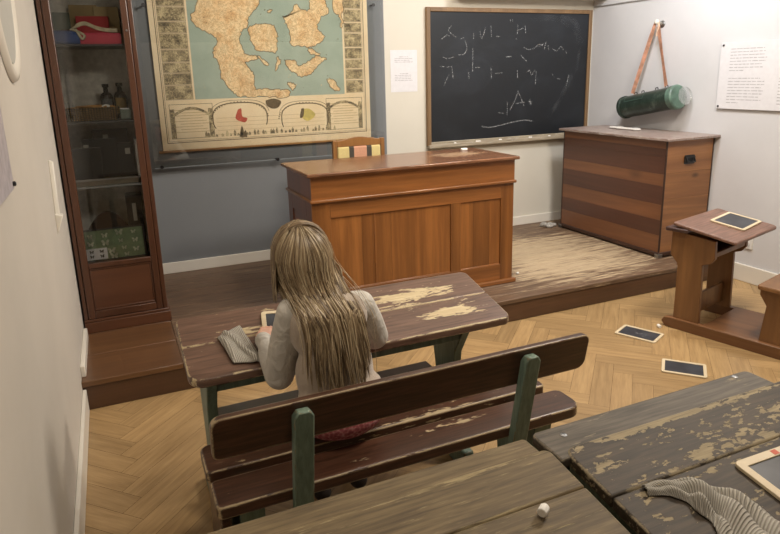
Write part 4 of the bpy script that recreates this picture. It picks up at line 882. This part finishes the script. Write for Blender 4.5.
# attached seat
zse = .40
bm = nb(); slab(bm, rrect(.0, .50, -.78, -.50, (.03, .03, .02, .02)), lambda y: zse-.015*math.sin(PI*(y+.78)/.28), .022); lob('seat', bm, M['rd'])
for x in (xl, xr-.03):
    bm = nb(); prism(bm, [(x, -.53, .06), (x, -.55, .28), (x, -.51, .34), (x, -.51, .372), (x, -.77, .372), (x, -.77, .34), (x, -.73, .28), (x, -.75, .06)], (.03, 0, 0)); lob('seat_support', bm, M['rd'])
MDesk = Matrix.Translation(OD) @ Matrix.Rotation(RD, 4, 'Z')
slate('wooden framed slate on the sloping lid of the single school desk', MDesk @ Matrix.Translation((.375, -.20, zlid(-.20)+.001)) @ Matrix.Rotation(math.atan(.16), 4, 'X') @ Matrix.Rotation(.06, 4, 'Z'), .30, .205)
# ------------------------------------------------------------------ chalks
def chalk(px, py, z, l, r, ang, label, dz=0):
    p = atz(px, py, z+r); d = Vector((math.cos(ang), math.sin(ang), 0))*l/2
    bm = lathe(nb(), [(r*.88, 0), (r, r*.18), (r*.97, l-r*.3), (r*.8, l)], (p.x-d.x, p.y-d.y, z+r), d.normalized(), 9)
    tagp(obj('chalk_stick', bm, M['chalk'], loc=(p.x, p.y, z), bevel=.001), label, 'chalk')
chalk(543.5, 510, zL(.945)+.002, .024, .011, .6, 'short stub of white chalk on the near olive brown desk')
chalk(659, 326, 0, .03, .011, 1.2, 'small white chalk stub on the parquet by the single desk')
chalk(517.5, 273, HP, .022, .008, .3, 'tiny white chalk bit on the platform right of the teacher desk')
# ------------------------------------------------------------------ cloths
def towel(name, outline_fn, nu, nv, mat, label, cat, th=.006, loc=(0, 0, 0)):
    bm = nb(); uvl = bm.loops.layers.uv.new('UVMap'); g = [[bm.verts.new(outline_fn(i/nu, j/nv)) for j in range(nv+1)] for i in range(nu+1)]
    for i in range(nu):
        for j in range(nv):
            f = bm.faces.new((g[i][j], g[i+1][j], g[i+1][j+1], g[i][j+1]))
            for lp, (a, b) in zip(f.loops, ((i, j), (i+1, j), (i+1, j+1), (i, j+1))): lp[uvl].uv = (a/nu, b/nv)
    o = obj(name, bm, mat, smooth=True, loc=loc); s = o.modifiers.new('thick', 'SOLIDIFY'); s.thickness = th; s.offset = 1
    return tagp(o, label, cat)
def ribmat(name, c1, c2, n):
    t = MT(name); uv = t.n('UVMap').outputs[0]; s = t.n('SeparateXYZ', {'Vector': uv}); f = t.math('FRACT', t.math('MULTIPLY', t.math('ADD', t.math('MULTIPLY', s.outputs[0], 2.6), t.math('MULTIPLY', s.outputs[1], .35)), n))
    w = t.math('ABSOLUTE', t.math('SUBTRACT', f, .5)); nz = t.noise(t.coord(), 300, 2)
    h = t.smooth(w, .08, .35)
    return t.bsdf(t.mix(t.math('MULTIPLY', nz, .5), t.mix(h, lin(c1), lin(c2)), lin(c2)), .95, h, 1.0, .004, Sheen_Weight=.2)
# near towel: spine runs across the desk, cross-section crumpled
sp = catmull([atz(645, 490, .70), atz(668, 487, .70), atz(700, 492, .70), atz(735, 512, .69), atz(775, 545, .685), atz(805, 575, .68)], 8)
wd = [.014, .024, .055, .085, .10, .10]
def towel_pt(u, v):
    k = u*(len(sp)-1); i = min(int(k), len(sp)-2); p = sp[i].lerp(sp[i+1], k-i); t_ = (sp[i+1]-sp[i]).normalized(); s = t_.cross(Vector((0, 0, 1)))
    kk = u*5; j = min(int(kk), 4); w = wd[j]+(wd[j+1]-wd[j])*(kk-j)
    w *= 1+.15*math.sin(u*23+1)*(v-.5)
    q = p-s*(v-.5)*2*w*.8
    h = .006+.020*min(1, w/.06)*abs(math.sin(v*PI*2.1+u*3.0))*math.sin(PI*min(1, max(0, .08+v*.84)))+.012*math.exp(-((u-.42)/.07)**2)*(1-v)+.006*math.sin(u*31+v*4)*min(1, w/.05)
    q.z = zR(q.y)+.0015+max(h, 0.0)*min(1, 7*v+.05, 7*(1-v)+.05)
    return q
towel('ribbed_cloth', towel_pt, 90, 46, ribmat('ribbed grey knit', (150, 144, 132), (182, 177, 166), 24), 'grey ribbed knitted cloth crumpled on the near desk beside the slate', 'cloth', .004, loc=(1.1, .85, .68))
C4 = [atz(219.5, 345, .675), atz(242, 337, .69), atz(260, 344, .68), atz(262, 360, .67), atz(234, 364, .665)]
a_, b_, c_, d_ = atz(219, 346, .672), atz(240, 332, .69), atz(262, 343, .68), atz(234, 365, .66)
e_ = atz(263, 361, .665)
def cl2(u, v):
    p = a_.lerp(b_, u).lerp(d_.lerp(e_, u), v)+Vector((.012*math.sin(PI*u)*(v-.5), .01*math.sin(PI*v), 0))
    h = .011+.010*math.sin(u*5+v*2.2)*math.sin(PI*v)+.012*math.exp(-((u-.25-.5*v)/.09)**2)+.002*mnoise.noise(Vector((u*7, v*7, 0)))
    p.z = zf(min(max(p.y, y0), y1))+.001+max(h*min(1, 7*min(u, v, 1-u, 1-v)+.35), .0); return p
towel('knitted_cloth', cl2, 40, 34, ribmat('fine knit grey', (132, 126, 114), (184, 178, 166), 7), 'small grey knitted cloth on the brown desk left of the girl', 'cloth', .004, loc=(.32, 2.1, .67))
# ------------------------------------------------------------------ the girl
tgirl = thing('person', 'child with long dark blonde hair in a grey beige vest seated on the bench writing', 'person', (.58, 1.80, .44))
def rem(o, vox, it=4):
    r = o.modifiers.new('r', 'REMESH'); r.mode = 'VOXEL'; r.voxel_size = vox; r.use_smooth_shade = True
    s = o.modifiers.new('s', 'SMOOTH'); s.factor = .5; s.iterations = it
hip = Vector((.592, 1.80, .53)); chest_ = Vector((.565, 1.835, .80)); neck = Vector((.54, 1.875, .925)); head = Vector((.522, 1.91, 1.028))
shl = aty(292, 312, 1.86); shr = aty(360, 305, 1.86); ell_l = aty(279, 372, 1.93); ell_r = aty(374, 333, 1.965)
hal = Vector((.405, 2.105, zf(2.105)+.028)); har = Vector((.64, 2.13, zf(2.13)+.030))
hipl, hipr = hip+Vector((-.065, .01, -.015)), hip+Vector((.065, .01, -.015))
knl, knr = Vector((.575, 2.10, .50)), Vector((.715, 2.11, .50)); anl, anr = Vector((.57, 2.04, .12)), Vector((.72, 2.05, .12))
Hd = Matrix.Rotation(.28, 4, 'Z') @ Matrix.Rotation(.0, 4, 'Y') @ Matrix.Rotation(-.45, 4, 'X')   # head turned left and down
def hl(x, y, z): return head+(Hd.to_3x3() @ Vector((x, y, z)))
def hand(bm, wrist, fwd, side_, up_, thumb_side):
    fwd = fwd.normalized(); side_ = side_.normalized(); up_ = up_.normalized()
    for k in (-1, 0, 1): capsule(bm, wrist+side_*k*.008, .0135, wrist+fwd*.045+side_*k*.014, .012)
    for k, ln_ in zip((-1.5, -.5, .5, 1.5), (.040, .048, .045, .034)):
        b = wrist+fwd*.052+side_*k*.0145*thumb_side; m1 = b+fwd*ln_*.5+up_*.004; m2 = m1+fwd*ln_*.32-up_*.010; m3 = m2+fwd*ln_*.12-up_*.012
        capsule(bm, b, .0072, m1, .0066, 10); capsule(bm, m1, .0066, m2, .006, 10); capsule(bm, m2, .006, m3, .0052, 10)
    tb0 = wrist+fwd*.012-side_*thumb_side*.016; tb1 = tb0+fwd*.022-side_*thumb_side*.018-up_*.006; tb2 = tb1+fwd*.022-side_*thumb_side*.002-up_*.008
    capsule(bm, tb0, .010, tb1, .0078, 10); capsule(bm, tb1, .0078, tb2, .006, 10)
bm = nb()
ell(bm, hl(0, 0, .015), (.074, .088, .088), M=Hd); capsule(bm, hl(0, .02, -.02), .062, hl(0, .045, -.065), .032)
capsule(bm, hl(0, .084, .0), .006, hl(0, .093, -.022), .009); ell(bm, hl(0, .080, -.048), (.018, .012, .007), M=Hd); ell(bm, hl(-.076, .0, -.01), (.008, .016, .024), M=Hd); ell(bm, hl(.076, .0, -.01), (.008, .016, .024), M=Hd)
ell(bm, hl(-.034, .056, -.030), (.024, .022, .026), M=Hd); ell(bm, hl(.034, .056, -.030), (.024, .022, .026), M=Hd)
capsule(bm, head-Vector((0, .01, .04)), .042, neck-Vector((0, .01, .02)), .044); capsule(bm, neck-Vector((0, .01, .03)), .048, chest_+Vector((0, .01, 0)), .065)
capsule(bm, shl, .04, shr, .04); capsule(bm, chest_+Vector((-.04, .01, 0)), .06, hip+Vector((-.035, 0, .03)), .07); capsule(bm, chest_+Vector((.04, .01, 0)), .06, hip+Vector((.035, 0, .03)), .07)
for s, e, w in ((shl, ell_l, hal), (shr, ell_r, har)): capsule(bm, s, .038, e, .030); capsule(bm, e, .030, w, .019)
for a, b, c in ((hipl, knl, anl), (hipr, knr, anr)):
    capsule(bm, a, .062, b, .042); capsule(bm, b, .045, c, .030); capsule(bm, c+Vector((0, -.02, -.04)), .028, c+Vector((0, .11, -.055)), .022)
hand(bm, hal, Vector((.045, .07, .0)), Vector((.07, -.045, 0)), Vector((0, -sl, 1)), -1)
hand(bm, har, Vector((-.055, .05, .0)), Vector((.05, .055, 0)), Vector((0, -sl, 1)), 1)
skin = plain('skin', (216, 168, 146), .5, nz=.05, Subsurface_Weight=.1)
body = obj('body', bm, skin, tgirl, smooth=True); rem(body, .0036, 3)
for sg in (-1, 1):
    obj('eye', ell(nb(), hl(.028*sg, .078, .006), (.010, .007, .007), 12, 8), plain('eye', (60, 50, 44), .2), body, smooth=True)
# trousers
bm = nb(); ell(bm, hip+Vector((0, 0, -.015)), (.145, .105, .075))
for a, b, c in ((hipl, knl, anl), (hipr, knr, anr)): capsule(bm, a, .072, b, .050); capsule(bm, b, .050, c, .036)
t = MT('pink patterned cotton'); v = t.coord(); vo = t.n('TexVoronoi', {'Vector': v, 'Scale': 90.0}).outputs[0]
M['pants'] = t.bsdf(t.ramp(vo, [(.2, (150, 74, 78)), (.5, (172, 96, 98)), (.8, (196, 140, 138))]), .9, vo, .4, .002)
rem(obj('trousers', bm, M['pants'], tgirl, smooth=True), .006, 3)
for c in (anl, anr):
    bm = nb(); capsule(bm, c+Vector((0, -.02, -.042)), .035, c+Vector((0, .12, -.058)), .029); capsule(bm, c, .036, c+Vector((0, -.01, -.04)), .035)
    rem(obj('shoe', bm, plain('dark shoe', (50, 44, 44), .5), tgirl, smooth=True), .006, 2)
# blouse with full sleeves
bm = nb()
for s, e, w, ro in ((shl, ell_l, hal, 1), (shr, ell_r, har, 1)):
    d = (w-e); wr = e+d*.80
    capsule(bm, s, .050, s.lerp(e, .55), .053); capsule(bm, s.lerp(e, .55), .053, e+Vector((0, -.005, -.008)), .050); capsule(bm, e+Vector((0, -.005, -.008)), .050, e.lerp(wr, .6), .043); capsule(bm, e.lerp(wr, .6), .043, wr, .026); capsule(bm, wr, .030, wr+d.normalized()*.016, .031)
capsule(bm, shl, .05, shr, .05); capsule(bm, neck-Vector((0, .015, .03)), .056, chest_, .09)
t = MT('pale blouse'); v = t.coord(); n = t.noise(v, 18, 4, .6, .8)
M['blouse'] = t.bsdf(t.ramp(n, [(.3, (186, 182, 174)), (.7, (208, 204, 196))]), .9, n, .9, .012)
rem(obj('blouse', bm, M['blouse'], tgirl, smooth=True), .006, 3)
# vest over the torso
bm = nb()
capsule(bm, shl+Vector((.03, -.005, -.005)), .05, shr+Vector((-.03, -.005, -.005)), .05); ell(bm, chest_+Vector((0, -.005, .02)), (.128, .09, .12)); ell(bm, chest_+Vector((0, .015, .01)), (.115, .098, .125)); ell(bm, chest_.lerp(hip, .5), (.132, .095, .15)); ell(bm, hip+Vector((-.0, -.0, .06)), (.146, .108, .09)); ell(bm, hip+Vector((-.005, .005, .0)), (.152, .105, .085))
ell(bm, chest_+Vector((.055, -.02, .05)), (.075, .075, .08)); ell(bm, chest_+Vector((-.05, -.015, .05)), (.075, .075, .08))
t = MT('fleecy vest'); v = t.coord(); n = t.noise(v, 120, 4, .7); n2 = t.noise(v, 7, 3)
M['vest'] = t.bsdf(t.ramp(n2, [(.3, (168, 154, 140)), (.7, (190, 176, 160))]), 1.0, n, .8, .004, Sheen_Weight=.5)
rem(obj('vest', bm, M['vest'], tgirl, smooth=True), .007, 5)
# hair: solid under-layer plus strands
t = MT('dark blonde hair'); isl = t.n('NewGeometry').outputs['Random Per Island']; v = t.coord(); n = t.noise(t.mapping(v, (30, 30, 1.5)), 2, 4)
f = t.math('ADD', t.math('MULTIPLY', isl, .6), t.math('MULTIPLY', n, .4))
M['hair'] = t.bsdf(t.ramp(f, [(.12, (68, 54, 40)), (.38, (126, 106, 80)), (.62, (164, 144, 114)), (.85, (214, 198, 166))]), .38, Anisotropic=.4)
M['hairu'] = plain('hair under layer', (88, 66, 42), .6, nz=.25, scale=40)
hc = head+Vector((-.004, -.004, .020)); Hx = .090; Hy = .102; Hz = .101
bm = nb(); ell(bm, hc, (Hx-.008, Hy-.008, Hz-.006)); 
capsule(bm, hc+Vector((-.005, -.015, -.03)), .07, Vector((.535, 1.85, .93)), .05); capsule(bm, Vector((.535, 1.85, .93)), .05, Vector((.555, 1.80, .80)), .05)
# cut face opening: keep the under-layer behind the face by shifting
bmesh.ops.delete(bm, geom=[v_ for v_ in bm.verts if (Hd.to_3x3().inverted() @ (v_.co-head)).y > .055 and v_.co.z < head.z+.04], context='VERTS')
hu = obj('hair', bm, M['hairu'], tgirl, smooth=True)
random.seed(21)
bm = nb(); NC = 108
def hair_path(phi, endz, spread, jr, lift):
    """phi: azimuth from straight back (0), + to the right; returns points"""
    pts = []; part = Vector((-.012, .02, Hz))
    for i in range(7):
        a = i/6; el = PI/2*(1-a)*.98; az = phi*(.35+.65*a) if abs(phi) < 1.2 else phi*(.6+.4*a)
        x = math.sin(az)*math.cos(el)*Hx; y = -math.cos(az)*math.cos(el)*Hy; z = math.sin(el)*Hz
        q = Vector((x, y, z)) + part*0
        q = q*(1+jr); q.x += -.012*(1-a); q.y += .015*(1-a)
        pts.append(hc+q)
    # falling part
    st = pts[-1]; fr = abs(phi)/2.4
    zend = endz; nst = 10
    for i in range(1, nst+1):
        a = i/nst; z = st.z+(zend-st.z)*a
        s_ = min(1, a*1.4)
        tx = .565+spread*phi*.055+(.02 if phi > 0 else -.002)*a
        ty = 1.862-.118*min(1, max(0, (1.0-z)/.12)) if z > .70 else 1.744-.02*(.70-z)
        if z < .88: ty = min(ty, 1.755-.0*(z))
        if abs(phi) > 1.75:      # front locks stay beside the face and fall on the shoulder
            tx = hc.x+math.sin(phi)*Hx*(1.0-.25*a)+(.015 if phi > 0 else 0); ty = hc.y-math.cos(phi)*Hy*.8-.03*a
        e = s_*s_*(3-2*s_)
        x = st.x*(1-e)+tx*e; y = st.y*(1-e)+ty*e
        # stay outside the head and the back
        dd = Vector(((x-hc.x)/Hx, (y-hc.y)/Hy, (z-hc.z)/Hz))
        if dd.length < 1: k_2 = 1/dd.length; x = hc.x+(x-hc.x)*k_2; y = hc.y+(y-hc.y)*k_2
        bs = chest_.lerp(hip, max(0, min(1, (.84-z)/.3))); rr = math.hypot((x-bs.x)/.14, (y-bs.y)/.10)
        if z < .90 and rr < 1.0 and abs(phi) < 1.75: y = min(y, bs.y-.10*math.sqrt(max(0, 1-((x-bs.x)/.14)**2))-.006)
        y -= lift*(a) ; pts.append(Vector((x, y, z)))
    return pts
for c in range(NC):
    ph = -2.62+5.24*(c+random.uniform(-.4, .4))/NC; front = abs(ph) > 1.75
    endz = random.uniform(.86, .95) if front else random.uniform(.61, .73)+.05*abs(ph)**1.5*.5
    sp_ = random.uniform(.6, 1.0); tip = Vector((random.uniform(-.012, .012), 0, 0)); wav = random.uniform(0, 6); lf = random.uniform(0, .022)
    for k in range(15):
        p_ = ph+random.gauss(0, .07); P_ = hair_path(p_, endz+random.uniform(-.02, .045), sp_+random.gauss(0, .05), random.uniform(-.01, .03), lf+random.uniform(0, .006))
        base = hair_path(ph, endz, sp_, .02, lf); n_ = len(P_); out = []
        for i, q in enumerate(P_):
            a = max(0, (i-6)/(n_-7)); cl = .72*a; q = q*(1-cl)+Vector((base[i].x, base[i].y, q.z))*cl+tip*a
            q += Vector((math.sin(wav+a*7)*.006*a, -abs(math.sin(wav*2+a*5))*.003*a, 0)); out.append(q)
        r0 = random.uniform(.0018, .0030); tube(bm, out, [r0*.6]+[r0]*(n_-5)+[r0*.8, r0*.6, r0*.4, r0*.15], 4, cap=False)
for sg in (-1, 1):      # front hair sweeping from the parting over the temples
    for k in range(260):
        yy = random.uniform(-.03, .088); c_ = math.sqrt(max(.05, 1-(yy/.108)**2)); ez = random.uniform(.90, .97); j = random.uniform(1.0, 1.05); o_ = []
        for i in range(8):
            th = sg*PI/2*i/7; o_.append(hc+Vector((math.sin(th)*(Hx+.002)*max(c_, .62)*j-.004, yy*(1-.25*i/7), math.cos(th)*(Hz+.004)*c_*j-.002)))
        e0 = o_[-1]
        for i in range(1, 6): o_.append(Vector((e0.x+sg*.006*i/5, e0.y-.012*i/5, e0.z+(ez-e0.z)*i/5)))
        r0 = random.uniform(.0018, .0028); tube(bm, o_, [r0]*10+[r0*.7, r0*.5, r0*.2], 4, cap=False)
for k in range(60):   # loose fly-away hairs
    p_ = random.uniform(-2.2, 2.2); P_ = hair_path(p_, random.uniform(.66, .9), random.uniform(.7, 1.5), random.uniform(.03, .10), .02)
    P_ = [q+Vector((.004*math.sin(i*.8+k), .003*math.cos(i*.6+k), 0)) for i, q in enumerate(P_)]; tube(bm, P_, [.0008]*len(P_), 3, cap=False)
obj('hair_strands', bm, M['hair'], hu, smooth=True)
# ------------------------------------------------------------------ lights
def area(name, loc, target, size, power, col, sy=None):
    l = bpy.data.lights.new(name, 'AREA'); l.energy = power; l.size = size; l.color = col
    if sy: l.shape = 'RECTANGLE'; l.size_y = sy
    o = bpy.data.objects.new(name, l); COL.objects.link(o); o.location = loc
    o.rotation_euler = (Vector(target)-Vector(loc)).to_track_quat('-Z', 'Y').to_euler(); return o
WARM = (1.0, .89, .75); NEU = (.96, .97, 1.0)
area('unseen_ceiling_light', (2.9, 1.8, 2.95), (2.7, 2.5, .3), .5, 74, WARM)
area('unseen_ceiling_light', (.9, .9, 2.95), (.8, 2.0, .3), .5, 30, WARM)
area('unseen_ceiling_light', (3.3, 3.3, 2.95), (3.7, 4.3, .8), .4, 43, NEU)
area('unseen_ceiling_light', (1.7, 2.7, 2.95), (1.2, 4.9, 1.5), .4, 58, (1, .92, .82))  # added light aimed at the back wall to brighten map and cabinet
wd_ = bpy.data.worlds.new('world'); sc.world = wd_; wd_.use_nodes = True
wd_.node_tree.nodes['Background'].inputs[0].default_value = (.8, .85, 1, 1); wd_.node_tree.nodes['Background'].inputs[1].default_value = .2
vs = sc.view_settings; vs.view_transform = 'Standard'; vs.look = 'None'; vs.gamma = 1; vs.exposure = 0; vs.use_curve_mapping = False
sc.cycles.use_denoising = True
